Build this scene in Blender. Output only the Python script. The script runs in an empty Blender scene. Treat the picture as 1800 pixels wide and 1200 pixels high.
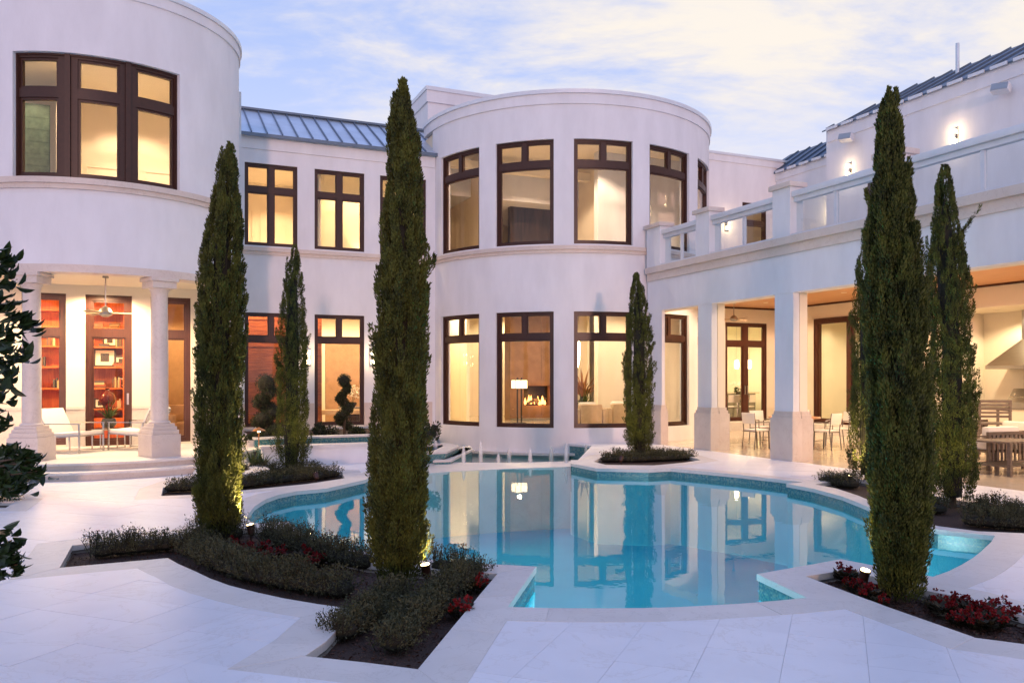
import bpy, bmesh, math, random
import numpy as np
from mathutils import Vector, Matrix
from mathutils.geometry import delaunay_2d_cdt
R = math.radians
sc = bpy.context.scene
C = bpy.context.collection
random.seed(7)

# ------------------------------------------------------------ camera, sky, sun, exposure
CAM_H = 1.65
FPX = 1450.0          # focal length in pixels of the 1800 px wide photograph
cam_d = bpy.data.cameras.new('camera')
cam = bpy.data.objects.new('camera', cam_d); C.objects.link(cam)
cam.location = (0, 0, CAM_H); cam.rotation_euler = (R(90), 0, 0)
cam_d.sensor_width = 36; cam_d.lens = 36 * FPX / 1800; cam_d.shift_y = 67 / 1800
cam_d.clip_start = .05; cam_d.clip_end = 2000
sc.camera = cam

SUN_DIR = Vector((-.15, .985, -.035)).normalized()      # the way the last low light travels
sun_el = math.asin(-SUN_DIR.z)
sun_az = math.atan2(-SUN_DIR.x, -SUN_DIR.y)             # compass bearing of the sun, clockwise from +Y
world = bpy.data.worlds.new('World'); sc.world = world; world.use_nodes = True
nt = world.node_tree; N = nt.nodes; L = nt.links
N.clear()
def wn(t, **k):
    n = N.new(t)
    for a, b in k.items(): setattr(n, a, b)
    return n
def wmath(op, a, b=None):
    n = wn('ShaderNodeMath', operation=op)
    for i, q in enumerate((a, b)):
        if q is None: continue
        if isinstance(q, (int, float)): n.inputs[i].default_value = q
        else: L.new(q, n.inputs[i])
    return n.outputs[0]
SKY_STRENGTH = .112
out = wn('ShaderNodeOutputWorld'); bg = wn('ShaderNodeBackground')
sky = wn('ShaderNodeTexSky', sky_type='NISHITA', sun_disc=False)
sky.sun_elevation = R(6); sky.sun_rotation = sun_az
sky.air_density = 1.1; sky.dust_density = .6; sky.ozone_density = 2.5; sky.altitude = 0
tc = wn('ShaderNodeTexCoord')
sep = wn('ShaderNodeSeparateXYZ'); L.new(tc.outputs['Generated'], sep.inputs[0])
den = wmath('ADD', wmath('MAXIMUM', sep.outputs[2], 0), .22)
comb = wn('ShaderNodeCombineXYZ')
L.new(wmath('DIVIDE', sep.outputs[0], den), comb.inputs[0]); L.new(wmath('DIVIDE', sep.outputs[1], den), comb.inputs[1])
mp = wn('ShaderNodeMapping'); L.new(comb.outputs[0], mp.inputs[0])
mp.inputs['Location'].default_value = (2.2, 7.9, 0); mp.inputs['Rotation'].default_value = (0, 0, R(-28)); mp.inputs['Scale'].default_value = (1.0, 1.9, 1)
def wnoise(vec, scale, detail, rough, dist=0):
    n = wn('ShaderNodeTexNoise'); L.new(vec, n.inputs['Vector'])
    n.inputs['Scale'].default_value = scale; n.inputs['Detail'].default_value = detail
    n.inputs['Roughness'].default_value = rough; n.inputs['Distortion'].default_value = dist
    return n.outputs['Fac']
big = wnoise(mp.outputs[0], .55, 2, .5)
mid = wnoise(mp.outputs[0], 2.1, 8, .62, .35)
fine = wnoise(mp.outputs[0], 9.0, 5, .6, .2)
cl = wmath('ADD', wmath('ADD', wmath('MULTIPLY', big, 1.1), wmath('MULTIPLY', mid, .75)), wmath('MULTIPLY', fine, .22))
rmp = wn('ShaderNodeMapRange'); L.new(cl, rmp.inputs[0]); rmp.interpolation_type = 'SMOOTHSTEP'
rmp.inputs[1].default_value = .90; rmp.inputs[2].default_value = 1.20
rmp.inputs[3].default_value = 0; rmp.inputs[4].default_value = .92
tint = wn('ShaderNodeMix', data_type='RGBA', blend_type='MULTIPLY'); tint.inputs[0].default_value = 1
L.new(sky.outputs[0], tint.inputs[6]); tint.inputs[7].default_value = (.98, .92, 1.05, 1)
base = wn('ShaderNodeMix', data_type='RGBA'); base.inputs[0].default_value = .82   # thin high veil over the whole dome
L.new(tint.outputs[2], base.inputs[6]); base.inputs[7].default_value = (3.3, 4.1, 6.8, 1)
# paler towards the horizon
hz = wn('ShaderNodeMapRange'); L.new(sep.outputs[2], hz.inputs[0]); hz.interpolation_type = 'SMOOTHSTEP'
hz.inputs[1].default_value = .04; hz.inputs[2].default_value = .42; hz.inputs[3].default_value = .92; hz.inputs[4].default_value = 0
low = wn('ShaderNodeMix', data_type='RGBA'); L.new(hz.outputs[0], low.inputs[0]); L.new(base.outputs[2], low.inputs[6]); low.inputs[7].default_value = (5.5, 5.7, 7.0, 1)
cm = wn('ShaderNodeMix', data_type='RGBA'); cf = wn('ShaderNodeMapRange'); L.new(sep.outputs[2], cf.inputs[0]); cf.interpolation_type = 'SMOOTHSTEP'; cf.inputs[1].default_value = .17; cf.inputs[2].default_value = .36; cf.inputs[3].default_value = .12; cf.inputs[4].default_value = 1
L.new(wmath('MULTIPLY', rmp.outputs[0], cf.outputs[0]), cm.inputs[0]); L.new(low.outputs[2], cm.inputs[6]); cm.inputs[7].default_value = (6.5, 5.9, 5.1, 1)
zf_ = wn('ShaderNodeMapRange'); L.new(sep.outputs[2], zf_.inputs[0]); zf_.interpolation_type = 'SMOOTHSTEP'
zf_.inputs[1].default_value = .38; zf_.inputs[2].default_value = .80; zf_.inputs[3].default_value = 0; zf_.inputs[4].default_value = .9
zm = wn('ShaderNodeMix', data_type='RGBA'); L.new(zf_.outputs[0], zm.inputs[0]); L.new(cm.outputs[2], zm.inputs[6]); zm.inputs[7].default_value = (2.3, 3.3, 6.6, 1)   # deep dusk blue overhead
L.new(zm.outputs[2], bg.inputs['Color']); bg.inputs['Strength'].default_value = SKY_STRENGTH
L.new(bg.outputs[0], out.inputs[0])

sd = bpy.data.lights.new('sun', 'SUN'); so = bpy.data.objects.new('sun', sd); C.objects.link(so)
sd.energy = .74; sd.angle = R(2.5); sd.color = (1, .54, .42)
so.rotation_euler = SUN_DIR.to_track_quat('-Z', 'Y').to_euler(); so.location = (6, -6, 6)

vs = sc.view_settings
vs.view_transform = 'Standard'; vs.look = 'None'; vs.exposure = 0.52; vs.gamma = 1; vs.use_curve_mapping = False
sc.cycles.use_denoising = True
sc.cycles.max_bounces = 8; sc.cycles.diffuse_bounces = 4; sc.cycles.glossy_bounces = 4
sc.cycles.transparent_max_bounces = 24; sc.cycles.transmission_bounces = 6
sc.cycles.sample_clamp_indirect = 6; sc.cycles.caustics_reflective = False; sc.cycles.caustics_refractive = False
LAMP = 2.35

# ------------------------------------------------------------ frames of reference
TH = math.atan2(.3972, .9177)
UX, UY = math.cos(TH), math.sin(TH)          # house axis u (along the main facade)
def W(u, v, z=0): return Vector((u*UX - v*UY, u*UY + v*UX, z))
def toUV(p): return (p[0]*UX + p[1]*UY, -p[0]*UY + p[1]*UX)
def at(px, py, z=0):                          # point of the horizontal level z seen at a pixel
    Y = FPX*(CAM_H - z)/(py - 667.0)
    return Vector(((px-900)/FPX*Y, Y, z))
def atY(px, py, Y): return Vector(((px-900)/FPX*Y, Y, CAM_H + (667-py)/FPX*Y))
def raydir(px):
    t = (px-900)/FPX
    return t*UX + UY, -t*UY + UX
def v_on_u(px, u): a, b = raydir(px); return u/a*b
def u_on_v(px, v): a, b = raydir(px); return v/b*a
HO = (10.0, 22.0)                             # foot of the house's Empty in (u, v)

# ------------------------------------------------------------ mesh helpers
class MB:
    def __init__(s): s.v = []; s.f = []
    def add(s, vs, fs):
        n = len(s.v); s.v += [tuple(q) for q in vs]; s.f += [tuple(i+n for i in f) for f in fs]; return s
    def box(s, x0, x1, y0, y1, z0, z1, M=None):
        vs = [Vector(q) for q in ((x0,y0,z0),(x1,y0,z0),(x1,y1,z0),(x0,y1,z0),(x0,y0,z1),(x1,y0,z1),(x1,y1,z1),(x0,y1,z1))]
        if M is not None: vs = [M @ q for q in vs]
        return s.add(vs, [(0,3,2,1),(4,5,6,7),(0,1,5,4),(1,2,6,5),(2,3,7,6),(3,0,4,7)])
    def prism(s, poly, z0, z1):
        n = len(poly)
        vs = [(p[0],p[1],z0) for p in poly] + [(p[0],p[1],z1) for p in poly]
        return s.add(vs, [tuple(range(n))[::-1], tuple(range(n,2*n))] + [(i,(i+1)%n,n+(i+1)%n,n+i) for i in range(n)])
    def lathe(s, prof, cx=0, cy=0, n=20, z=0, M=None):
        vs = []; fs = []
        for r, h in prof:
            for i in range(n):
                a = 2*math.pi*i/n; q = Vector((cx + r*math.cos(a), cy + r*math.sin(a), z+h)); vs.append(M @ q if M is not None else q)
        for k in range(len(prof)-1):
            for i in range(n): j = (i+1) % n; fs.append((k*n+i, k*n+j, (k+1)*n+j, (k+1)*n+i))
        fs.append(tuple(range(n))[::-1]); m = (len(prof)-1)*n; fs.append(tuple(range(m, m+n)))
        return s.add(vs, fs)
    def tube(s, pts, r, n=8):
        pts = [Vector(p) for p in pts]; rs = r if isinstance(r, (list, tuple)) else [r]*len(pts)
        vs = []; fs = []; up = None
        for k, p in enumerate(pts):
            d = (pts[min(k+1,len(pts)-1)] - pts[max(k-1,0)]).normalized()
            if up is None: up = Vector((0,0,1)) if abs(d.z) < .9 else Vector((1,0,0))
            a = d.cross(up).normalized(); b = a.cross(d).normalized(); up = b
            for i in range(n):
                t = 2*math.pi*(i+.5)/n; vs.append(p + (a*math.cos(t) + b*math.sin(t))*rs[k])
        for k in range(len(pts)-1):
            for i in range(n): j = (i+1) % n; fs.append((k*n+i, k*n+j, (k+1)*n+j, (k+1)*n+i))
        fs.append(tuple(range(n))[::-1]); m = (len(pts)-1)*n; fs.append(tuple(range(m, m+n)))
        return s.add(vs, fs)
    def bar(s, a, b, w, h=None, up=(0,0,1)):
        a = Vector(a); b = Vector(b); d = (b-a); l = d.length; d.normalize(); up = Vector(up)
        if abs(d.dot(up)) > .95: up = Vector((1,0,0))
        x = d.cross(up).normalized(); y = x.cross(d).normalized(); h = h or w
        vs = [p + x*(i*w/2) + y*(j*h/2) for p in (a, b) for i, j in ((-1,-1),(1,-1),(1,1),(-1,1))]
        return s.add(vs, [(0,3,2,1),(4,5,6,7),(0,1,5,4),(1,2,6,5),(2,3,7,6),(3,0,4,7)])
    def sphere(s, c, r, nu=12, nv=8, sq=1):
        prof = [(max(1e-3, r*math.sin(math.pi*k/nv)), -r*sq*math.cos(math.pi*k/nv)) for k in range(nv+1)]
        return s.lathe(prof, c[0], c[1], nu, c[2])
    # strip along a path: perforated wall with openings (s0,s1,z0,z1); d is the depth behind the path
    def wall(s, P, s0, s1, z0, z1, ops=(), d0=0, d1=.3):
        S = {s0, s1}; Z = {z0, z1}
        for a, b, c, d in ops:
            S |= {q for q in (a, b) if s0 < q < s1}; Z |= {q for q in (c, d) if z0 < q < z1}
        S = sorted(S); Z = sorted(Z)
        if P.step:
            T = [S[0]]
            for a, b in zip(S, S[1:]):
                k = max(1, math.ceil((b-a)/P.step - 1e-6)); T += [a + (b-a)*i/k for i in range(1, k+1)]
            S = T
        ns, nz = len(S), len(Z)
        def solid(i, k):
            if i < 0 or k < 0 or i >= ns-1 or k >= nz-1: return False
            x = (S[i]+S[i+1])/2; y = (Z[k]+Z[k+1])/2
            return not any(a < x < b and c < y < d for a, b, c, d in ops)
        idx = {}; vs = []; fs = []
        def V(i, k, o):
            if (i,k,o) not in idx:
                p = P.pt(S[i], d1 if o else d0); idx[(i,k,o)] = len(vs); vs.append((p[0], p[1], Z[k]))
            return idx[(i,k,o)]
        for i in range(ns-1):
            for k in range(nz-1):
                if not solid(i, k): continue
                fs.append((V(i,k,0), V(i+1,k,0), V(i+1,k+1,0), V(i,k+1,0)))
                fs.append((V(i,k,1), V(i,k+1,1), V(i+1,k+1,1), V(i+1,k,1)))
                if not solid(i-1,k): fs.append((V(i,k,0), V(i,k+1,0), V(i,k+1,1), V(i,k,1)))
                if not solid(i+1,k): fs.append((V(i+1,k,0), V(i+1,k,1), V(i+1,k+1,1), V(i+1,k+1,0)))
                if not solid(i,k-1): fs.append((V(i,k,0), V(i,k,1), V(i+1,k,1), V(i+1,k,0)))
                if not solid(i,k+1): fs.append((V(i,k+1,0), V(i+1,k+1,0), V(i+1,k+1,1), V(i,k+1,1)))
        return s.add(vs, fs)
    def mesh(s, name, mat, off=None, smooth=32, bevel=0):
        me = bpy.data.meshes.new(name)
        v = s.v
        if off: v = [(a-off[0], b-off[1], c-(off[2] if len(off) > 2 else 0)) for a, b, c in v]
        me.from_pydata(v, [], s.f); me.update()
        b = bmesh.new(); b.from_mesh(me)
        bmesh.ops.recalc_face_normals(b, faces=b.faces)
        if bevel:
            try: bmesh.ops.bevel(b, geom=[e for e in b.edges if len(e.link_faces) == 2 and e.calc_face_angle(0) > .5], offset=bevel, segments=2, profile=.6, affect='EDGES')
            except Exception: pass
        b.to_mesh(me); b.free()
        if mat: me.materials.append(mat)
        if smooth:
            me.shade_smooth(); me.set_sharp_from_angle(angle=R(smooth))
        return me
    def build(s, name, mat, parent=None, off=None, smooth=32, bevel=0):
        return link(name, s.mesh(name, mat, off, smooth, bevel), parent)
def link(name, me, parent=None):
    o = bpy.data.objects.new(name, me); C.objects.link(o)
    if parent is not None: o.parent = parent
    return o
class Line:
    step = None
    def __init__(s, a, b):
        s.a = Vector(a[:2]); d = Vector(b[:2]) - s.a; s.len = d.length; s.d = d.normalized(); s.n = Vector((-s.d.y, s.d.x))
    def pt(s, t, d=0): q = s.a + s.d*t + s.n*d; return q.x, q.y
class Arc:      # s is measured along the circle from its point nearest the pool (the -v side), to the right
    step = .16
    def __init__(s, cu, cv, r): s.c = (cu, cv); s.r = r
    def pt(s, t, d=0):
        a = t/s.r; r = s.r - d
        return s.c[0] + r*math.sin(a), s.c[1] - r*math.cos(a)
    def s_at(s, px):
        a, b = raydir(px); cu, cv = s.c
        A = a*a+b*b; B = -2*(a*cu+b*cv); D = B*B - 4*A*(cu*cu+cv*cv-s.r**2)
        k = (-B - math.sqrt(max(D, 0)))/(2*A)
        return s.r*math.atan2(a*k-cu, -(b*k-cv))
def thing(name, label, cat, loc=(0,0,0), rotz=0, group=None):
    o = bpy.data.objects.new(name, None); C.objects.link(o); o.empty_display_size = .2
    o.location = loc; o.rotation_euler = (0, 0, rotz); o['label'] = label; o['category'] = cat
    if group: o['group'] = group
    return o
def tag(o, label=None, cat=None, group=None, kind=None):
    for k, q in (('label', label), ('category', cat), ('group', group), ('kind', kind)):
        if q: o[k] = q
    return o
def dup(root, loc, rotz, label, group=None):
    r = root.copy(); C.objects.link(r); r.location = loc; r.rotation_euler = (0, 0, rotz); r['label'] = label
    if group: r['group'] = group
    for ch in list(root.children):
        c = ch.copy(); C.objects.link(c); c.parent = r
        for g in ch.children:
            d = g.copy(); C.objects.link(d); d.parent = c
    return r
def leaf_mesh(name, P, D, S, Ln, Wd, mat, mid=.45, fold=0.0):
    """many small leaves: base P, direction D, side S (n x 3), length, width"""
    n = len(P); Nn = np.cross(D, S)
    v = np.empty((n, 4, 3))
    v[:,0] = P
    m = P + D*(Ln*mid)[:,None] + Nn*(Ln*fold)[:,None]
    v[:,1] = m + S*(Wd*.5)[:,None]; v[:,3] = m - S*(Wd*.5)[:,None]
    v[:,2] = P + D*Ln[:,None]
    return quad_mesh(name, v.reshape(-1, 3), mat)
def quad_mesh(name, co, mat):
    n = len(co)//4
    me = bpy.data.meshes.new(name); me.vertices.add(n*4); me.vertices.foreach_set('co', np.ascontiguousarray(co, dtype=np.float32).ravel())
    me.loops.add(n*4); me.loops.foreach_set('vertex_index', np.arange(n*4, dtype=np.int32))
    me.polygons.add(n); me.polygons.foreach_set('loop_start', np.arange(0, n*4, 4, dtype=np.int32))
    me.update(calc_edges=True); me.validate(); me.materials.append(mat)
    return me
def unit(a): return a/np.maximum(np.linalg.norm(a, axis=-1, keepdims=True), 1e-9)

# ------------------------------------------------------------ materials
MATS = {}
def mat(name, col, rough=.6, metal=0, noise=0, nscale=6, col2=None, bump=0, bscale=40, rnd=0, spec=.5, emit=None, estr=0, stretch=None, detail=5, lo=.35, hi=.65):
    m = bpy.data.materials.new(name); m.use_nodes = True; t = m.node_tree; b = t.nodes['Principled BSDF']
    b.inputs['Base Color'].default_value = (*col, 1); b.inputs['Roughness'].default_value = rough; b.inputs['Metallic'].default_value = metal
    b.inputs['Specular IOR Level'].default_value = spec
    geo = t.nodes.new('ShaderNodeTexCoord'); vec = geo.outputs['Object']
    if stretch:
        mpn = t.nodes.new('ShaderNodeMapping'); mpn.inputs['Scale'].default_value = stretch; t.links.new(vec, mpn.inputs[0]); vec = mpn.outputs[0]
    c = None
    if noise or col2:
        n = t.nodes.new('ShaderNodeTexNoise'); n.inputs['Scale'].default_value = nscale; n.inputs['Detail'].default_value = detail; n.inputs['Roughness'].default_value = .6
        t.links.new(vec, n.inputs['Vector'])
        mr = t.nodes.new('ShaderNodeMapRange'); mr.inputs[1].default_value = lo; mr.inputs[2].default_value = hi; t.links.new(n.outputs['Fac'], mr.inputs[0])
        mx = t.nodes.new('ShaderNodeMix'); mx.data_type = 'RGBA'; t.links.new(mr.outputs[0], mx.inputs[0])
        mx.inputs[6].default_value = (*col, 1); mx.inputs[7].default_value = (*(col2 or [q*(1-noise) for q in col]), 1); c = mx.outputs[2]
    if rnd:
        oi = t.nodes.new('ShaderNodeObjectInfo'); mr = t.nodes.new('ShaderNodeMapRange'); mr.inputs[3].default_value = 1-rnd; mr.inputs[4].default_value = 1+rnd*.4
        t.links.new(oi.outputs['Random'], mr.inputs[0]); mx = t.nodes.new('ShaderNodeMix'); mx.data_type = 'RGBA'; mx.blend_type = 'MULTIPLY'; mx.inputs[0].default_value = 1
        if c: t.links.new(c, mx.inputs[6])
        else: mx.inputs[6].default_value = (*col, 1)
        t.links.new(mr.outputs[0], mx.inputs[7]); c = mx.outputs[2]
    if c: t.links.new(c, b.inputs['Base Color'])
    if bump:
        n = t.nodes.new('ShaderNodeTexNoise'); n.inputs['Scale'].default_value = bscale; n.inputs['Detail'].default_value = 6; t.links.new(vec, n.inputs['Vector'])
        bp = t.nodes.new('ShaderNodeBump'); bp.inputs['Strength'].default_value = bump; bp.inputs['Distance'].default_value = .01
        t.links.new(n.outputs['Fac'], bp.inputs['Height']); t.links.new(bp.outputs[0], b.inputs['Normal'])
    if emit: b.inputs['Emission Color'].default_value = (*emit, 1); b.inputs['Emission Strength'].default_value = estr
    MATS[name] = m; return m
def stone(name, col, col2, vein, rnd=.06, rough=.45, vs=3.0, bump=.08):
    """travertine / marble: soft clouding, thin veins, small pits"""
    m = mat(name, col, rough, col2=col2, nscale=2.2, bump=bump, bscale=60, rnd=rnd, detail=8, lo=.3, hi=.75)
    t = m.node_tree; b = t.nodes['Principled BSDF']; src = b.inputs['Base Color'].links[0].from_socket
    g = t.nodes.new('ShaderNodeNewGeometry')
    oi = t.nodes.new('ShaderNodeObjectInfo')
    w = t.nodes.new('ShaderNodeTexNoise'); w.inputs['Scale'].default_value = vs; w.inputs['Detail'].default_value = 9; w.inputs['Roughness'].default_value = .65; w.inputs['Distortion'].default_value = 1.2
    w.noise_dimensions = '4D'; mm = t.nodes.new('ShaderNodeMath'); mm.operation = 'MULTIPLY'; mm.inputs[1].default_value = 40
    t.links.new(oi.outputs['Random'], mm.inputs[0]); t.links.new(mm.outputs[0], w.inputs['W']); t.links.new(g.outputs['Position'], w.inputs['Vector'])
    a = t.nodes.new('ShaderNodeMath'); a.operation = 'SUBTRACT'; a.inputs[1].default_value = .5; t.links.new(w.outputs['Fac'], a.inputs[0])
    ab = t.nodes.new('ShaderNodeMath'); ab.operation = 'ABSOLUTE'; t.links.new(a.outputs[0], ab.inputs[0])
    mr = t.nodes.new('ShaderNodeMapRange'); mr.inputs[1].default_value = 0; mr.inputs[2].default_value = .012; mr.inputs[3].default_value = .45; mr.inputs[4].default_value = 0
    t.links.new(ab.outputs[0], mr.inputs[0])
    mx = t.nodes.new('ShaderNodeMix'); mx.data_type = 'RGBA'; t.links.new(mr.outputs[0], mx.inputs[0]); t.links.new(src, mx.inputs[6]); mx.inputs[7].default_value = (*vein, 1)
    t.links.new(mx.outputs[2], b.inputs['Base Color'])
    return m
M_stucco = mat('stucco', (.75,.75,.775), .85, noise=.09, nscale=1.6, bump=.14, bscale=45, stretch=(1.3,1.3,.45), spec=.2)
M_trim = stone('trim_stone', (.66,.58,.52), (.60,.51,.45), (.42,.33,.27))
M_slab = stone('deck_marble', (.775,.77,.81), (.72,.71,.745), (.60,.565,.555), rnd=.035, rough=.36, vs=1.1)
M_cope = stone('coping_travertine', (.71,.665,.635), (.63,.585,.555), (.46,.41,.37), rnd=.06, rough=.45, vs=2.6)
M_mortar = mat('mortar', (.52,.50,.49), .9, noise=.2)
M_bronze = mat('bronze_frame', (.052,.017,.010), .38, noise=.25, nscale=12, spec=.4)
M_mahog = mat('mahogany_frame', (.075,.018,.008), .4, noise=.3, nscale=5, stretch=(9,9,.8))
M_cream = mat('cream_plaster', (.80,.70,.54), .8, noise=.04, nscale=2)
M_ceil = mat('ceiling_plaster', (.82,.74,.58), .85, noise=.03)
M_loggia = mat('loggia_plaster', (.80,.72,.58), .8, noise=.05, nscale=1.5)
M_floor = stone('floor_marble', (.66,.56,.44), (.6,.5,.38), (.42,.33,.24), rough=.12, vs=1.2, bump=.0)
M_wood = mat('oak_panel', (.40,.125,.032), .45, col2=(.24,.065,.016), nscale=3, stretch=(1.2,1.2,14), rnd=.12)
M_woodv = mat('cherry_shelving', (.52,.15,.035), .4, col2=(.36,.085,.02), nscale=3, stretch=(9,9,.9), rnd=.1)
M_wceil = mat('cedar_ceiling', (.62,.33,.16), .5, col2=(.5,.24,.1), nscale=3, stretch=(12,.7,1))
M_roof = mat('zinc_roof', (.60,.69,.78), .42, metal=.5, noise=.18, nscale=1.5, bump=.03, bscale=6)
M_seam = mat('zinc_seam', (.13,.17,.23), .4, metal=.5, noise=.15)
M_flash = mat('white_flashing', (.66,.69,.74), .45, metal=.2, noise=.06)
M_greyf = mat('grey_metal_frame', (.15,.13,.115), .35, metal=.6, noise=.2)
M_steel = mat('brushed_steel', (.42,.40,.38), .3, metal=1, noise=.12, nscale=4, stretch=(1,1,18))
M_chrome = mat('polished_frame', (.62,.58,.52), .18, metal=1)
M_iron = mat('dark_iron', (.025,.02,.018), .45, metal=.3, noise=.3)
M_fabric = mat('white_sling', (.80,.75,.68), .85, noise=.05, nscale=30, bump=.1, bscale=250)
M_leather = mat('tan_leather', (.42,.25,.13), .5, noise=.2, nscale=5, bump=.05, bscale=80)
M_tan = mat('tan_upholstery', (.50,.34,.19), .8, noise=.12, nscale=8, bump=.1, bscale=200)
M_teak = mat('weathered_teak', (.17,.13,.10), .65, col2=(.11,.08,.06), nscale=4, stretch=(1.5,1.5,10), rnd=.15)
M_tabletop = mat('teak_tabletop', (.40,.16,.06), .35, col2=(.30,.11,.04), nscale=4, stretch=(10,1,1))
M_soil = mat('dark_mulch', (.030,.016,.011), .95, col2=(.055,.027,.018), nscale=45, bump=.8, bscale=70)
M_plaster = mat('pool_plaster', (.11,.58,.69), .7, noise=.1, nscale=.8)
M_black = mat('black_glass', (.012,.011,.011), .12)
M_granite = mat('granite', (.10,.085,.07), .3, col2=(.32,.29,.25), nscale=60, detail=3)
M_paper = mat('white_mount', (.75,.72,.66), .7)
M_brass = mat('copper_lamp', (.55,.24,.09), .3, metal=1)
M_pot = mat('smoked_glass_bowl', (.06,.05,.035), .08, noise=.2)
M_lacq = mat('dark_red_lacquer', (.09,.012,.008), .1, noise=.4, nscale=3)
M_bark = mat('bark', (.10,.065,.04), .9, noise=.4, nscale=20, bump=.5, bscale=60)
M_stonefire = mat('fireplace_limestone', (.27,.135,.062), .4, col2=(.20,.095,.042), nscale=2.5)
M_dkpanel = mat('dark_walnut_panel', (.014,.007,.006), .35, col2=(.05,.024,.018), nscale=2.2, stretch=(7,7,.6))
M_tile = mat('green_shower_tile', (.085,.12,.085), .2, noise=.35, nscale=9)
M_wtile = mat('sage_cabinet', (.52,.55,.36), .4, noise=.06)
M_sofa = mat('sand_sofa', (.50,.37,.23), .8, noise=.1, nscale=10)
def foliage(name, c1, c2, scale, rough=.6, sss=0, trans=.25):
    m = bpy.data.materials.new(name); m.use_nodes = True; t = m.node_tree; b = t.nodes['Principled BSDF']; o = t.nodes['Material Output']
    tcn = t.nodes.new('ShaderNodeTexCoord'); n = t.nodes.new('ShaderNodeTexNoise'); n.inputs['Scale'].default_value = scale; n.inputs['Detail'].default_value = 4
    t.links.new(tcn.outputs['Object'], n.inputs['Vector'])
    n2 = t.nodes.new('ShaderNodeTexNoise'); n2.inputs['Scale'].default_value = scale*9; n2.inputs['Detail'].default_value = 2; t.links.new(tcn.outputs['Object'], n2.inputs['Vector'])
    ad = t.nodes.new('ShaderNodeMath'); ad.operation = 'ADD'; t.links.new(n.outputs['Fac'], ad.inputs[0]); t.links.new(n2.outputs['Fac'], ad.inputs[1])
    mr = t.nodes.new('ShaderNodeMapRange'); mr.inputs[1].default_value = .75; mr.inputs[2].default_value = 1.25; t.links.new(ad.outputs[0], mr.inputs[0])
    mx = t.nodes.new('ShaderNodeMix'); mx.data_type = 'RGBA'; t.links.new(mr.outputs[0], mx.inputs[0]); mx.inputs[6].default_value = (*c1, 1); mx.inputs[7].default_value = (*c2, 1)
    t.links.new(mx.outputs[2], b.inputs['Base Color']); b.inputs['Roughness'].default_value = rough; b.inputs['Specular IOR Level'].default_value = .3
    tr = t.nodes.new('ShaderNodeBsdfTranslucent'); t.links.new(mx.outputs[2], tr.inputs['Color'])
    ms = t.nodes.new('ShaderNodeMixShader'); ms.inputs[0].default_value = trans; t.links.new(b.outputs[0], ms.inputs[1]); t.links.new(tr.outputs[0], ms.inputs[2])
    t.links.new(ms.outputs[0], o.inputs[0]); return m
M_cyp = foliage('cypress_foliage', (.016,.024,.007), (.135,.148,.026), 7)
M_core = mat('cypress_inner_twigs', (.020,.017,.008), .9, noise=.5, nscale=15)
M_hedge = foliage('hedge_foliage', (.034,.038,.018), (.10,.098,.046), 5)
M_citrus = foliage('citrus_leaf', (.010,.022,.008), (.030,.055,.016), 5, rough=.3, trans=.12)
M_topi = foliage('topiary_foliage', (.018,.028,.012), (.05,.06,.025), 6)
M_grass = foliage('strap_leaf', (.03,.05,.015), (.07,.10,.03), 4)
M_red = foliage('red_petal', (.13,.003,.005), (.25,.008,.010), 9)
M_begl = foliage('begonia_leaf', (.030,.020,.012), (.06,.05,.02), 9)
M_white_petal = foliage('white_petal', (.75,.70,.6), (.85,.82,.75), 9)
M_dry = foliage('dried_flower', (.25,.10,.04), (.45,.22,.1), 9)
def glassmat(name, tint, ior=1.45, rough=0.0):
    m = bpy.data.materials.new(name); m.use_nodes = True; t = m.node_tree; t.nodes.clear()
    o = t.nodes.new('ShaderNodeOutputMaterial'); tr = t.nodes.new('ShaderNodeBsdfTransparent'); gl = t.nodes.new('ShaderNodeBsdfGlossy'); mx = t.nodes.new('ShaderNodeMixShader')
    fr = t.nodes.new('ShaderNodeFresnel'); fr.inputs[0].default_value = ior; g = t.nodes.new('ShaderNodeNewGeometry')
    inv = t.nodes.new('ShaderNodeMath'); inv.operation = 'SUBTRACT'; inv.inputs[0].default_value = 1; t.links.new(g.outputs['Backfacing'], inv.inputs[1])
    mu = t.nodes.new('ShaderNodeMath'); mu.operation = 'MULTIPLY'; t.links.new(fr.outputs[0], mu.inputs[0]); t.links.new(inv.outputs[0], mu.inputs[1])
    tr.inputs[0].default_value = (*tint, 1); gl.inputs['Roughness'].default_value = rough
    t.links.new(mu.outputs[0], mx.inputs[0]); t.links.new(tr.outputs[0], mx.inputs[1]); t.links.new(gl.outputs[0], mx.inputs[2]); t.links.new(mx.outputs[0], o.inputs[0])
    return m, t, fr, gl
M_glass = glassmat('window_glass', (.97,.97,.96), 1.5)[0]
M_rail_glass = glassmat('balustrade_glass', (.93,.96,.96), 1.6)[0]
M_jet = None
def watermat(name, tint, bump, scale, ior=1.36):
    m, t, fr, gl = glassmat(name, tint, ior)
    g = t.nodes.new('ShaderNodeNewGeometry'); mpn = t.nodes.new('ShaderNodeMapping'); mpn.inputs['Scale'].default_value = (1, 1, 1); t.links.new(g.outputs['Position'], mpn.inputs[0])
    n = t.nodes.new('ShaderNodeTexNoise'); n.inputs['Scale'].default_value = scale; n.inputs['Detail'].default_value = 3; t.links.new(mpn.outputs[0], n.inputs['Vector'])
    b = t.nodes.new('ShaderNodeBump'); b.inputs['Strength'].default_value = bump; b.inputs['Distance'].default_value = .02; t.links.new(n.outputs['Fac'], b.inputs['Height'])
    t.links.new(b.outputs[0], gl.inputs['Normal'])
    return m
M_water = watermat('pool_water', (.46,.88,.92), .05, 2.6, 1.45)
M_fwater = watermat('fountain_water', (.55,.8,.8), .5, 9, 1.36)
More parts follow.
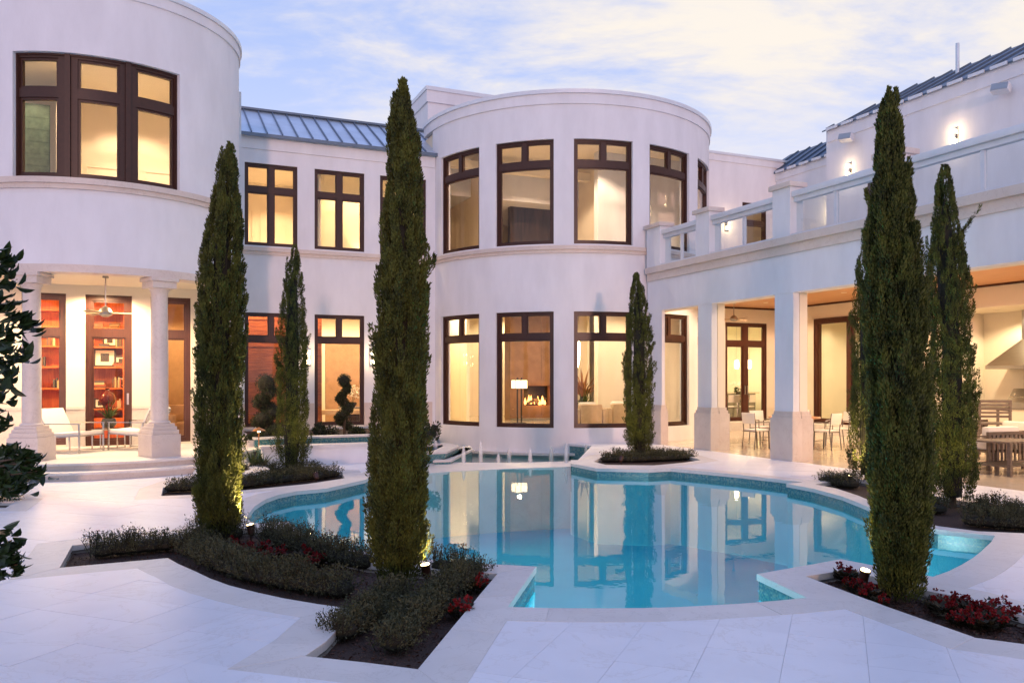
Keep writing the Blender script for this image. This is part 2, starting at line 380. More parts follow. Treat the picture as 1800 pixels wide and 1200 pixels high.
def jetmat():
    m = bpy.data.materials.new('foamy_jet'); m.use_nodes = True; t = m.node_tree; b = t.nodes['Principled BSDF']; o = t.nodes['Material Output']
    b.inputs['Base Color'].default_value = (.85,.83,.82,1); b.inputs['Roughness'].default_value = .5
    tr = t.nodes.new('ShaderNodeBsdfTransparent'); ms = t.nodes.new('ShaderNodeMixShader'); lw = t.nodes.new('ShaderNodeLayerWeight'); lw.inputs[0].default_value = .35; mr = t.nodes.new('ShaderNodeMapRange'); mr.inputs[3].default_value = .42; mr.inputs[4].default_value = .02; t.links.new(lw.outputs['Facing'], mr.inputs[0]); t.links.new(mr.outputs[0], ms.inputs[0])
    t.links.new(tr.outputs[0], ms.inputs[1]); t.links.new(b.outputs[0], ms.inputs[2]); t.links.new(ms.outputs[0], o.inputs[0]); return m
M_jet = jetmat()
def mosaic():
    m = mat('glass_mosaic', (.05,.22,.28), .2); t = m.node_tree; b = t.nodes['Principled BSDF']
    g = t.nodes.new('ShaderNodeNewGeometry'); v = t.nodes.new('ShaderNodeTexVoronoi'); v.inputs['Scale'].default_value = 55; v.inputs['Randomness'].default_value = .25
    t.links.new(g.outputs['Position'], v.inputs['Vector'])
    r = t.nodes.new('ShaderNodeValToRGB'); e = r.color_ramp.elements; e[0].color = (.04,.15,.19,1); e[1].color = (.13,.30,.30,1); x = e.new(.5); x.color = (.06,.21,.25,1); x = e.new(.8); x.color = (.20,.29,.25,1)
    sp = t.nodes.new('ShaderNodeSeparateXYZ'); t.links.new(v.outputs['Color'], sp.inputs[0]); t.links.new(sp.outputs[0], r.inputs[0]); t.links.new(r.outputs[0], b.inputs['Base Color']); return m
M_mosaic = mosaic()
def emis(name, col, s):
    m = mat(name, col, .5, emit=col, estr=s); return m
WARM = (1, .66, .33)
M_bulb = emis('lit_bulb', (1,.80,.52), 9)
M_shade = emis('lit_glass_shade', (1,.76,.45), 9)
M_lampshade = emis('lit_fabric_shade', (1,.74,.42), 3.0)
M_spotlens = emis('lit_spot_lens', (1,.74,.36), 9)
M_fire = emis('flame', (1,.45,.12), 3.2)
M_poollens = emis('added_lamp_lens', (.9,.97,1), 10)
M_wallshade = mat('shade_toned_planter_wall', (.11,.10,.10), .9, noise=.3)  # shade on the beds' inner walls, put into the wall colour
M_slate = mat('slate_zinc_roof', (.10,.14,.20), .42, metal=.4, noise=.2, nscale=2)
def lamp(loc, watts, col=WARM, rad=.05, parent=None, spot=None, aim=(0,0,-1), blend=.6):
    d = bpy.data.lights.new('lamp_light', 'SPOT' if spot else 'POINT'); d.energy = watts*LAMP; d.color = col; d.shadow_soft_size = rad
    o = bpy.data.objects.new('lamp_light', d); C.objects.link(o); o.location = loc
    if spot:
        d.spot_size = R(spot); d.spot_blend = blend; o.rotation_euler = Vector(aim).to_track_quat('-Z', 'Y').to_euler()
    return o
# ------------------------------------------------------------ ground, pool, planting beds (levels in metres, deck top = 0)
T1 = Arc(-.936, 18.53, 2.576); T2 = Arc(11.67, 22.89, 4.384)
FV = 22.4                                   # plane of the main facade
WU = 11.8                                   # plane of the wing's column fronts
def G(l, z=0): return [at(x, y, z).xy for x, y in l]
E_front = G([(1003,821),(905,824),(800,829),(745,833),(690,836)], -.15)
E_rear = G([(1012,811),(940,813),(880,814),(821,813.5),(779,813),(690,815)], -.15)
POOL = G([(893,1066),(970,1068),(1050,1068.5),(1130,1068),(1200,1065.5),(1300,1060),(1360,1055.5),(1420,1050),(1330,1008),(1478,982),
  (1560,998),(1640,1013),(1668,1003),(1690,992),(1710,980),(1725,968),(1742,952),(1749,941),(1647,929.5),(1590,919),(1560,905),(1516,886),(1480,872),(1430,858.5),(1382,849.5),(1412,847),
  (1360,841),(1303,834.5),(1240,828.5),(1178.6,823),(1140,825),(1048.5,823),(1003,814)]) + E_front + G([(641,843),(574,858),(520,863),(490,869),(467,877),(448,889),(437,903),(434,912),
  (447,919),(507,916),(520,927),(535,937),(570,955),(605,963),(643,969),(700,977),(755,983),(804,987),(885,992),(943,995)])
N_E0 = 33
SOIL = [
 G([(105,997),(127,958),(200,949),(277,943),(350,934),(430,928),(478,927),(497,938),(520,950),(560,970),(640,988),(700,995),(760,1001),(815,1005),(875,1007),(800,1096),(734.5,1175),(640,1163),(537,1152),(573.5,1126.5),(626,1070),(560,1061),(500,1051),(450,1040),(403,1028),(370,1016),(345,1004),(313,990),(295,980)]),
 G([(1416.5,1012),(1486.5,1001),(1560,1019),(1626.5,1037),(1689.5,1049.5),(1784,1077.5),(1900,1110),(1870,1140),(1713,1119.5),(1560,1066)]),
 G([(1432,851),(1470,858),(1510,871),(1560,893),(1600,912),(1650,924),(1720,933),(1830,938),(1960,944),(1960,915),(1830,903),(1720,886),(1640,870),(1560,852),(1500,840)]),
 G([(1044,811),(1065,816.5),(1150,817.5),(1200,813),(1232,808),(1200,799),(1100,797),(1060,801)]),
 G([(283,871),(343,869),(400,864),(470,857),(540,850),(606,840),(600,829),(540,826),(430,828),(330,842),(287,857)]),
 G([(-60,881),(27,881),(10,892),(-80,893)]),
 [(-4.0,3.9),(-3.22,3.9),(-3.22,4.9),(-4.0,4.9)],
]
SOIL = [[Vector(q) for q in s] for s in SOIL]
def xy(u, v): q = W(u, v); return Vector((q.x, q.y))
towerpts = [xy(*T2.pt(T2.s_at(px), -.0)) for px in (770,800,840,880,920,960,1000,1040)]
BASIN = E_front[::-1] + [at(1016,808).xy, Vector(((1040-900)/FPX*20.6, 20.6))] + towerpts[::-1][1:] + [Vector(((748-900)/FPX*22.0, 22.0)), Vector(((700-900)/FPX*19.5, 19.5))]
TERR = [xy(T1.c[0] + 3.4*math.sin(a), T1.c[1] - 3.4*math.cos(a)) for a in [R(q) for q in range(-90, 85, 6)]] + [xy(1.9, 18.2), xy(1.9, 22.3), xy(-6, 22.3)]
def area(p): return sum(a.x*b.y - b.x*a.y for a, b in zip(p, p[1:]+p[:1]))/2
def ccw(p): p = [Vector(q) for q in p]; return p if area(p) > 0 else p[::-1]
def offset(p, d):                            # outward, mitred
    o = []; n = len(p)
    for i in range(n):
        a, b, c = p[i-1], p[i], p[(i+1) % n]
        e1 = (b-a).normalized(); e2 = (c-b).normalized(); n1 = Vector((e1.y,-e1.x)); n2 = Vector((e2.y,-e2.x)); m = n1+n2
        if m.length < .2: o.append(b + n1*d); continue
        m.normalize(); o.append(b + m*min(d/max(.35, m.dot(n1)), d*1.9))
    return o
def wind(p, q):
    w = 0
    for i in range(len(p)):
        a, b = p[i-1], p[i]
        if a.y <= q.y:
            if b.y > q.y and (b.x-a.x)*(q.y-a.y) - (q.x-a.x)*(b.y-a.y) > 0: w += 1
        elif b.y <= q.y and (b.x-a.x)*(q.y-a.y) - (q.x-a.x)*(b.y-a.y) < 0: w -= 1
    return w
POOLc = ccw(POOL); SOILc = [ccw(s) for s in SOIL]; BASc = ccw(BASIN); TERc = ccw(TERR)
rings = [offset(POOLc, .34)] + [offset(s, .33) for s in SOILc[:5]] + [offset(SOILc[5], .3)]
cv, ce, ek = [], [], []                       # points, edges, kind of edge
def addpoly(p, k):
    n = len(cv); cv.extend(p)
    for i in range(len(p)): ce.append((n+i, n+(i+1) % len(p))); ek.append(k)
def addseg(a, b, k): n = len(cv); cv.extend([a, b]); ce.append((n, n+1)); ek.append(k)
for p in [POOLc, BASc, TERc] + SOILc: addpoly(p, 'hard')
for p in rings: addpoly(p, 'hard')
addpoly([Vector(q) for q in ((-420,-420),(420,-420),(420,420),(-420,420))], 'hard')
LOG = [xy(WU+.02, 4), xy(19.5, 4), xy(19.5, 22.38), xy(WU+.02, 22.38)]
addpoly(LOG, 'hard')
for p, d in [(POOLc, .34)] + [(s, .33) for s in SOILc[:5]]:
    o = offset(p, d); acc = .3
    for i in range(len(p)):
        a, b = p[i], p[(i+1) % len(p)]; oa, ob = o[i], o[(i+1) % len(p)]; l = (b-a).length; x = acc
        while x < l: t = x/l; addseg(a.lerp(b, t), oa.lerp(ob, t), 'cut'); x += .78
        acc = x - l
        e1 = (b-a); e2 = p[(i+2) % len(p)] - b
        if e1.angle(e2, 0) > .6: addseg(b, ob, 'cut'); acc = .78
TS = .46                                     # slab module, set diagonally to the house
ga = Vector((math.cos(TH-R(45)), math.sin(TH-R(45)))); gb = Vector((-ga.y, ga.x)); g0 = at(1112.6, 1121).xy
vis = [Vector(q) for q in ((-4.6,3.6),(4.6,3.6),(9,9),(9.5,24),(-12,22),(-9.5,11))]
def clipline(a, d):                          # keep the line within the visible trapezium
    ts = []
    for i in range(len(vis)):
        p, q = vis[i-1], vis[i]; e = q-p; den = d.x*e.y - d.y*e.x
        if abs(den) < 1e-9: continue
        t = ((p.x-a.x)*e.y - (p.y-a.y)*e.x)/den; s = ((p.x-a.x)*d.y - (p.y-a.y)*d.x)/den
        if 0 <= s <= 1: ts.append(t)
    return (min(ts), max(ts)) if len(ts) >= 2 else None
for d, n in ((ga, gb), (gb, ga)):
    for k in range(-70, 71):
        a = g0 + n*(k*TS); r = clipline(a, d)
        if r: addseg(a + d*r[0], a + d*r[1], 'grid')
for k in range(1, 12): addseg(xy(WU+.02+k*.7, 4), xy(WU+.02+k*.7, 22.3), 'lgrid')
for k in range(1, 27): addseg(xy(WU+.02, 4+k*.7), xy(19.5, 4+k*.7), 'lgrid')
rv, re_, rf, _, roe, _ = delaunay_2d_cdt(cv, ce, [], 1, 1e-5)
ekind = {}
for e, orig in zip(re_, roe):
    if orig: ekind[tuple(sorted(e))] = {ek[i] for i in orig if i < len(ek)}
def inside(p, q): return wind(p, q) != 0
def boxof(p): return (min(q.x for q in p), max(q.x for q in p), min(q.y for q in p), max(q.y for q in p))
polys = [('pool', POOLc), ('basin', BASc), ('terrace', TERc)] + [('soil%d' % i, s) for i, s in enumerate(SOILc)]
pb = [(n, p, boxof(p)) for n, p in polys]; rb = [(p, boxof(p)) for p in rings]; visc = ccw(vis)
def classify(q):
    for n, p, b in pb:
        if b[0] <= q.x <= b[1] and b[2] <= q.y <= b[3] and inside(p, q): return n
    for p, b in rb:
        if b[0] <= q.x <= b[1] and b[2] <= q.y <= b[3] and wind(p, q) > 0: return 'coping'
    if inside(LOG, q): return 'lslab'
    if not inside(visc, q): return 'far'
    return 'slab'
cls = []; e2f = {}
for i, f in enumerate(rf):
    q = (rv[f[0]] + rv[f[1]] + rv[f[2]])/3; cls.append(classify(q))
    for k in range(3): e2f.setdefault(tuple(sorted((f[k], f[(k+1) % 3]))), []).append(i)
def barrier(e, a, b):
    if cls[a] != cls[b]: return True
    k = ekind.get(e, ()); c = cls[a]
    if c == 'coping': return 'cut' in k
    if c == 'slab': return 'grid' in k
    if c == 'lslab': return 'lgrid' in k
    return False
comp = {}; comps = []
for i in range(len(rf)):
    if i in comp or cls[i] not in ('coping', 'slab', 'lslab'): continue
    st = [i]; comp[i] = len(comps); cur = []
    while st:
        a = st.pop(); cur.append(a); f = rf[a]
        for k in range(3):
            e = tuple(sorted((f[k], f[(k+1) % 3])))
            for b in e2f[e]:
                if b != a and b not in comp and not barrier(e, a, b): comp[b] = len(comps); st.append(b)
    comps.append((cls[i], cur))
def piece_mesh(tris, top, bot, gap):
    b = bmesh.new(); vm = {}
    for t in tris:
        vs = []
        for i in rf[t]:
            if i not in vm: vm[i] = b.verts.new((rv[i].x, rv[i].y, top))
            vs.append(vm[i])
        try: b.faces.new(vs)
        except ValueError: pass
    bmesh.ops.recalc_face_normals(b, faces=b.faces)
    if any(f.normal.z < 0 for f in b.faces): bmesh.ops.reverse_faces(b, faces=[f for f in b.faces if f.normal.z < 0])
    r = bmesh.ops.inset_region(b, faces=list(b.faces), thickness=gap, use_even_offset=False, use_boundary=True)
    bmesh.ops.delete(b, geom=r['faces'], context='FACES')
    if not b.faces: b.free(); return None
    bmesh.ops.dissolve_limit(b, angle_limit=.01, verts=b.verts, edges=b.edges)
    ex = bmesh.ops.extrude_face_region(b, geom=list(b.faces))
    for v in ex['geom']:
        if isinstance(v, bmesh.types.BMVert): v.co.z = bot
    bmesh.ops.recalc_face_normals(b, faces=b.faces)
    me = bpy.data.meshes.new('piece'); b.to_mesh(me); b.free(); return me
deck = bpy.data.objects.new('deck', None); C.objects.link(deck); tag(deck, kind='structure')
poolo = bpy.data.objects.new('pool', None); C.objects.link(poolo); poolo.location = (1, 10, 0); tag(poolo, kind='structure')
def centre_mesh(me, parent):
    n = len(me.vertices); co = np.empty(n*3, np.float32); me.vertices.foreach_get('co', co); co = co.reshape(-1, 3); c = co.mean(0); c[2] = 0
    me.vertices.foreach_set('co', (co - c).ravel()); me.update(); return Vector([float(q) for q in c]) - parent.location
rng = random.Random(3)
groups = {'slab': [], 'lslab': [], 'coping': []}
for k, tris in comps:
    A = sum(abs((rv[rf[t][1]]-rv[rf[t][0]]).cross(rv[rf[t][2]]-rv[rf[t][0]]))/2 for t in tris)
    c = sum((rv[i] for t in tris for i in rf[t]), Vector((0, 0)))/(3*len(tris))
    groups[k].append((c.y, A, tris))
for k, nm, m_, par in (('slab', 'marble_slab', M_slab, deck), ('lslab', 'polished_slab', M_floor, deck), ('coping', 'coping_stone', M_cope, poolo)):
    l = sorted(groups[k], key=lambda q: q[0]); many = []; cnt = 0
    for y, A, tris in l:
        if A < .004: many.append((tris, 0)); continue
        dz = rng.uniform(-.0012, .0012); cnt += 1
        if cnt > 290: many.append((tris, dz)); continue
        me = piece_mesh(tris, dz, -.055, .0014 if k != 'coping' else .0011)
        if not me: continue
        me.materials.append(m_); c = centre_mesh(me, par); o = link(nm, me, par); o.location = c
    if many:
        b = MB()
        for tris, dz in many:
            me = piece_mesh(tris, dz, -.055, .0014)
            if me: b.add([v.co[:] for v in me.vertices], [tuple(p.vertices) for p in me.polygons]); bpy.data.meshes.remove(me)
        o = b.build(nm, m_, par, off=(par.location.x, par.location.y, 0), smooth=0); tag(o, kind='stuff')
# bedding under the slabs, and the ground out to the horizon
def sheet(name, keep, z, m_, kind='structure', parent=None):
    b = MB(); vm = {}
    for i, f in enumerate(rf):
        if keep(cls[i]):
            t = []
            for q in f:
                if q not in vm: vm[q] = len(b.v); b.v.append((rv[q].x, rv[q].y, z))
                t.append(vm[q])
            b.f.append(tuple(t))
    o = b.build(name, m_, parent, smooth=0)
    if o.data.polygons and o.data.polygons[0].normal.z < 0: o.data.flip_normals()
    if kind: tag(o, kind=kind)
    return o
sheet('ground', lambda c: c in ('slab', 'lslab', 'coping', 'far', 'terrace'), -.005, M_mortar)
for i in range(len(SOIL)):
    sheet('soil', lambda c: c == 'soil%d' % i, -.085, M_soil)
# pool shell
def strip(mb, p, z0, z1, off=0, skip=()):
    q = offset(p, off) if off else p; n = len(q)
    for i in range(n):
        if i in skip: continue
        a, b = q[i], q[(i+1) % n]; mb.add([(a.x,a.y,z0),(b.x,b.y,z0),(b.x,b.y,z1),(a.x,a.y,z1)], [(0,1,2,3)])
ef = {(round(q.x,4), round(q.y,4)) for q in E_front}
isE = {i for i in range(len(POOLc)) if (round(POOLc[i].x,4), round(POOLc[i].y,4)) in ef and (round(POOLc[(i+1) % len(POOLc)].x,4), round(POOLc[(i+1) % len(POOLc)].y,4)) in ef}
po = (poolo.location.x, poolo.location.y, 0)
m = MB(); strip(m, POOLc, -.22, -.054, .015, isE); m.build('mosaic_band', M_mosaic, poolo, po, 0)
m = MB(); strip(m, POOLc, -1.5, -.215, .015, isE); m.build('pool_wall', M_plaster, poolo, po, 0)
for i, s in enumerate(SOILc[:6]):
    m = MB(); strip(m, s, -.16, -.052, .012); m.build('planter_wall', M_wallshade, poolo, po, 0)
def flat(name, p, z, m_, parent=None, off=None, kind=None):
    o = MB().add([(q[0], q[1], z) for q in p], [tuple(range(len(p)))]).build(name, m_, parent, off, 0)
    if kind: tag(o, kind=kind)
    return o
sheet('pool_floor', lambda c: c == 'pool', -1.4, M_plaster)
w = sheet('pool_water', lambda c: c == 'pool', -.142, M_water)
# submerged entry steps in the right lobe of the pool
lobe = G([(1640,1013),(1690,992),(1725,968),(1749,941),(1647,929.5)])
m = MB(); cc = at(1660, 960).xy
m.prism([q.lerp(cc, .02)[:] for q in lobe], -1.45, -.52); m.build('entry_step', M_plaster, poolo, po, 0)
# spill ledge and the fountain basin in front of the round tower
led = E_front + E_rear[::-1]
MB().prism([(q.x,q.y) for q in led], -1.5, -.135).build('spill_ledge', M_cope, poolo, po, 0)
sheet('basin_floor', lambda c: c == 'basin', -.62, M_mosaic)
o = sheet('fountain_water', lambda c: c == 'basin', -.36, M_fwater)
isB = {i for i in range(len(BASc)) if (round(BASc[i].x,4), round(BASc[i].y,4)) in ef and (round(BASc[(i+1) % len(BASc)].x,4), round(BASc[(i+1) % len(BASc)].y,4)) in ef}
m = MB(); strip(m, BASc, -.65, -.05, .012, isB); m.build('basin_wall', M_mosaic, poolo, po, 0)
# coping kerb at the foot of the tower
m = MB(); m.wall(T2, T2.s_at(772), T2.s_at(1060), -.30, -.235, (), -.16, .02); m.v = [W(*q)[:] for q in m.v]
m.build('tower_kerb', M_cope, poolo, po, 30)
# unseen lamps added under water on the near walls, to brighten the pool
def added_pool_lamp(px, py, w):
    p = at(px, py, 0); d = (Vector((1.2, 9, 0)) - Vector((p.x, p.y, 0))).normalized(); p = Vector((p.x, p.y, -.42)) + d*.06
    MB().lathe([(.001,0),(.09,0),(.10,.02),(.075,.045),(.001,.05)], n=16, M=Matrix.Translation(p) @ d.to_track_quat('Z', 'Y').to_matrix().to_4x4()).build('added_pool_lamp', M_poollens, poolo, po)
    lamp(p + d*.25 + Vector((0,0,-.5)), w, (.92,.98,1), .04, spot=150, aim=d + Vector((0,0,-.35)))
for q in ((1030,1068,28),(1100,1068,30),(1165,1067,28),(570,955,26),(620,966,24),(1680,998,26)): added_pool_lamp(*q)
# ------------------------------------------------------------ the house (built in its own u, v frame)
house = thing('house', 'white stucco mansion with two round towers, bronze framed windows and a columned loggia', 'house', W(HO[0], HO[1], 0), TH)
def H(mb, name, m_, parent=None, smooth=32, bevel=0): return mb.build(name, m_, parent or house, HO, smooth, bevel)
FZ = .26                                     # finished floor level
facade = Line((1.6, FV), (7.36, FV))
def fs(px): return u_on_v(px, FV) - 1.6
def z_fac(px, py):                            # height on the facade plane at a pixel
    a, b = raydir(px); return CAM_H + (667-py)/FPX*(FV/b)
def lights(pts, w, col=WARM, rad=.06):
    for u, v, z in pts: lamp(W(u, v, z), w*2.7, col, rad, spot=152 if z < 4.6 else 128, blend=.35)
def downlights(pts, z):                       # recessed trims with glowing lens under a ceiling
    for u, v in pts:
        o = H(MB().lathe([(.035,0),(.075,0),(.075,.012),(.035,.012)], u, v, 14, z-.013), 'downlight', M_ceil)
        H(MB().lathe([(.001,.0),(.034,.0),(.034,.008),(.001,.008)], u, v, 12, z-.010), 'lens', M_bulb, o)
def window(P, s0, s1, z0, z1, cells, m_=None, fd0=.10, fd1=.22, sash=.035, name='window', hinge=None):
    """frame with openings; each opening has an inner sash and a pane"""
    m_ = m_ or M_bronze
    m = MB(); m.wall(P, s0, s1, z0, z1, cells, fd0, fd1)
    # outer bead standing proud of the frame
    m.wall(P, s0+.001, s1-.001, z0+.001, z1-.001, [(s0+.032, s1-.032, z0+.032, z1-.032)], fd0-.022, fd0-.0005)
    for a, b, c, d in cells: m.wall(P, a, b, c, d, [(a+sash, b-sash, c+sash, d-sash)], fd0+.028, fd1-.025)
    o = H(m, name, m_)
    for a, b, c, d in cells:
        H(MB().wall(P, a+sash-.004, b-sash+.004, c+sash-.004, d-sash+.004, (), fd0+.062, fd0+.07), 'pane', M_glass, o)
    return o
def cellsplit(s0, s1, z0, z1, cols, zt, f=.055, mull=.085, bar=.10, topcols=None):
    """cols columns below a transom bar at zt, topcols lights above it"""
    c = []
    def row(n, a, b):
        w = (s1 - s0 - 2*f - (n-1)*mull)/n
        for i in range(n): x = s0 + f + i*(w+mull); c.append((x, x+w, a, b))
    row(cols, z0+f, zt - bar/2); row(topcols or cols, zt + bar/2, z1-f); return c

# ---- round tower beside the library (left)
def t1(px): return T1.s_at(px)
a1 = R(100)*T1.r; s0, s1 = t1(22), t1(316)
m = MB().wall(T1, -a1, R(140)*T1.r, 3.62, 8.34, [(s0, s1, 5.105, 7.25)], 0, .3)
H(m, 'tower_wall', M_stucco)
H(MB().wall(T1, -a1, R(140)*T1.r, 3.49, 3.625, (), -.02, .34), 'entablature', M_trim)
m = MB().wall(T1, -a1, R(140)*T1.r, 5.0, 5.10, (), -.085, .02); H(m, 'sill_course', M_trim)
m = MB().wall(T1, -a1, R(140)*T1.r, 4.915, 5.0, (), -.045, .02); H(m, 'sill_moulding', M_trim)
m = MB().wall(T1, -a1, R(140)*T1.r, 8.335, 8.52, (), -.03, .3); H(m, 'cornice', M_stucco)
m = MB().wall(T1, -a1, R(140)*T1.r, 8.52, 8.60, (), -.06, .34); H(m, 'parapet_cap', M_flash)
H(MB().lathe([(2.5,0),(2.5,.05)], T1.c[0], T1.c[1], 48, 8.3), 'roof', M_roof)
H(MB().lathe([(2.25,0),(2.25,.06)], T1.c[0], T1.c[1], 48, 3.62), 'porch_ceiling', M_ceil)
# three wide sections with heavy mullions
e1 = [t1(x) for x in (102, 131, 214, 240)]
sec = [(s0+.05, e1[0]-.03), (e1[1]+.03, e1[2]-.02), (e1[3]+.02, s1-.05)]
cells = []
for a, b in sec: cells += [(a, b, 5.105+.07, 6.50), (a, b, 6.66, 7.25-.07)]
window(T1, s0, s1, 5.105, 7.25, cells, sash=.04)
for px in (116.5, 227): s = t1(px); H(MB().wall(T1, s-.045, s+.045, 5.107, 7.249, (), .055, .105), 'mullion_cover', M_bronze)
# rooms behind it
H(MB().lathe([(2.27,0),(2.27,.1)], T1.c[0], T1.c[1], 48, 4.7), 'floor', M_floor)
H(MB().lathe([(2.27,0),(2.27,.1)], T1.c[0], T1.c[1], 48, 7.72), 'ceiling', M_ceil)
m = MB().box(-2.9, 1.2, 19.9, 20.0, 4.8, 7.72); m.box(-1.78, -1.70, 18.4, 19.9, 4.8, 7.72); m.box(.92, 1.0, 18.0, 19.9, 4.8, 7.72); H(m, 'interior_wall', M_cream)
m = MB()
for u in (-1.35, -.2):
    for z0, z1, t in ((4.95, 6.25, .02),): m.wall(Line((u-.02, 19.88), (u+.75, 19.88)), 0, .8, z0, z1, [(.035, .765, z0+.035, z1-.035)], 0, .02)
H(m, 'panel_moulding', M_cream)
sh = H(MB().box(-2.62, -1.9, 18.55, 18.6, 4.85, 7.05), 'shower_wall', M_tile)
b = MB()
for i in range(4):
    for k in range(9): b.box(-2.60+.175*i, -2.60+.175*i+.165, 18.535, 18.552, 4.9+.235*k, 4.9+.235*k+.225)
H(b, 'tile', M_tile, sh)
downlights([(-1.2, 17.6), (.2, 17.9), (-.4, 18.9)], 7.72)
lights([(-1.0, 17.8, 7.5), (.3, 18.3, 7.5), (-.5, 19.0, 7.5), (-2.2, 17.9, 7.4)], 14, (1, .75, .50))
# ---- porch under the tower: two columns, rounded terrace with two steps, library wall
def column(px, r=.150):
    s = t1(px); u, v = T1.pt(s, .17); col = H(MB().lathe([(r*1.02,.90),(r*1.02,1.0),(r*.99,2.2),(r*.93,3.18),(r*.93,3.2)], u, v, 28, 0), 'column', M_trim)
    a = -s/T1.r; Mx = Matrix.Translation((u, v, 0)) @ Matrix.Rotation(-a, 4, 'Z')
    b = MB()
    for w, z0, z1 in ((.27,FZ,.66),(.248,.66,.74),(.222,.74,.80),(.195,.80,.855)): b.box(-w, w, -w, w, z0, z1, Mx)
    b.lathe([(.185,.855),(.19,.875),(.17,.905)], u, v, 28, 0); H(b, 'plinth', M_trim, col, 32, .006)
    b = MB().lathe([(.145,3.19),(.15,3.24),(.175,3.28),(.175,3.30)], u, v, 28, 0); b.box(-.22, .22, -.22, .22, 3.30, 3.42, Mx); b.box(-.25, .25, -.25, .25, 3.42, 3.488, Mx); H(b, 'capital', M_trim, col, 32, .005)
column(45); column(288)
def arcprism(r, z0, z1, a0, a1, tail):
    return MB().prism([(T1.c[0] + r*math.sin(R(a)), T1.c[1] - r*math.cos(R(a))) for a in range(a0, a1+1, 3)] + tail, z0, z1)
H(arcprism(3.05, -.05, FZ-.04, -90, 78, [(1.5, 19.2), (-3.9, 19.2)]), 'terrace_base', M_trim)
H(arcprism(3.09, FZ-.04, FZ, -90, 78, [(1.55, 19.34), (-4.0, 19.34)]), 'terrace_paving', M_cope)
H(arcprism(3.36, -.05, .095, -90, 48, [(T1.c[0]+1.6, T1.c[1]-1.6), (T1.c[0]-3, T1.c[1])]), 'step', M_trim)
H(arcprism(3.40, .095, .135, -90, 48, [(T1.c[0]+1.6, T1.c[1]-1.6), (T1.c[0]-3, T1.c[1])]), 'step_tread', M_cope)
LV = 19.35
lib = Line((-5.2, LV), (1.5, LV))
def ls(px): return u_on_v(px, LV) + 5.2
ops = [(ls(x0), ls(x1), FZ+.001 if k == 1 else .30, 3.43) for k, (x0, x1) in enumerate(((38,116),(150,232),(265,335)))]
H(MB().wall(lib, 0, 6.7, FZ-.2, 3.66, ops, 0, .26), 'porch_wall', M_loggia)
for k, (a, b, z0, z1) in enumerate(ops):
    c = cellsplit(a, b, z0, z1, 1, 2.62, f=.10 if k != 1 else .12, bar=.15)
    o = window(lib, a, b, z0, z1, c, M_mahog, .05, .15, name='door' if k == 1 else 'window')
    if k == 1:
        H(MB().box(b-5.2-.10, b-5.2-.06, LV-.0, LV+.03, 1.12, 1.36), 'handle', M_steel, o)
        for z in (.6, 1.3, 2.0): H(MB().lathe([(.012,0),(.012,.11)], a-5.2+.015, LV+.03, 8, z), 'hinge', M_bronze, o)
# marble wainscot on the porch piers
for a, b in ((-5.2, ops[0][0]-5.2), (ops[0][1]-5.2, ops[1][0]-5.2), (ops[1][1]-5.2, ops[2][0]-5.2), (ops[2][1]-5.2, 1.5)):
    H(MB().box(a+.003, b-.003, LV-.022, LV-.001, FZ, 1.03), 'wainscot', M_trim); H(MB().box(a+.003, b-.003, LV-.04, LV-.001, 1.03, 1.09), 'dado_rail', M_trim)
H(MB().box(1.5, 1.75, 19.1, FV+.1, 0, 8.0), 'side_wall', M_stucco)
# library: shelved back wall in red cherry
BV = 21.3
H(MB().box(-5.6, 1.5, LV+.26, 23.4, FZ-.1, FZ-.003), 'floor', M_wood)
H(MB().box(-5.6, 1.5, LV+.26, 23.4, 3.66, 3.74), 'ceiling', M_woodv)
H(MB().box(-5.6, -.62, BV+.36, BV+.42, FZ, 3.66), 'shelf_back', M_woodv)
m = MB().box(-.58, -.5, LV+.3, 23.4, FZ, 3.66); m.box(-5.6, -5.5, LV+.3, 23.4, FZ, 3.66); H(m, 'interior_wall', M_cream)
m = MB().box(-.5, 1.5, 22.6, 22.7, FZ, 3.66); H(m, 'interior_wall', M_tan)
case = H(MB().box(-5.5, -.62, BV-.02, BV+.36, FZ, FZ+.5), 'bookcase', M_woodv)
SHZ = [.98, 1.46, 1.95, 2.42, 2.86]
for z in SHZ: H(MB().box(-5.5, -.62, BV, BV+.36, z-.035, z), 'shelf', M_woodv, case)
for u in (-5.5, -4.55, -3.95, -2.95, -2.62, -1.42, -.66): H(MB().box(u-.03, u+.03, BV-.015, BV+.36, FZ+.5, 3.66), 'upright', M_woodv, case)
H(MB().box(-5.5, -.62, BV-.1, BV+.36, 3.2, 3.66), 'cornice', M_woodv, case)
lights([(-4.4, 20.2, 3.62), (-3.3, 20.2, 3.62), (-2.2, 20.2, 3.62), (-1.2, 20.2, 3.62)], 62, (1, .52, .20))
lights([(.5, 21.2, 3.5)], 26, (1, .58, .28))
downlights([(-1.75, 20.2), (-2.2, 20.2)], 3.66)
# porch lamps
lights([(-1.9, 17.6, 3.55), (-.2, 17.5, 3.55), (-3.0, 17.6, 3.55), (-1.0, 18.8, 3.55)], 36, (1, .72, .40)); downlights([(-1.9, 17.55), (-.2, 17.45)], 3.62)

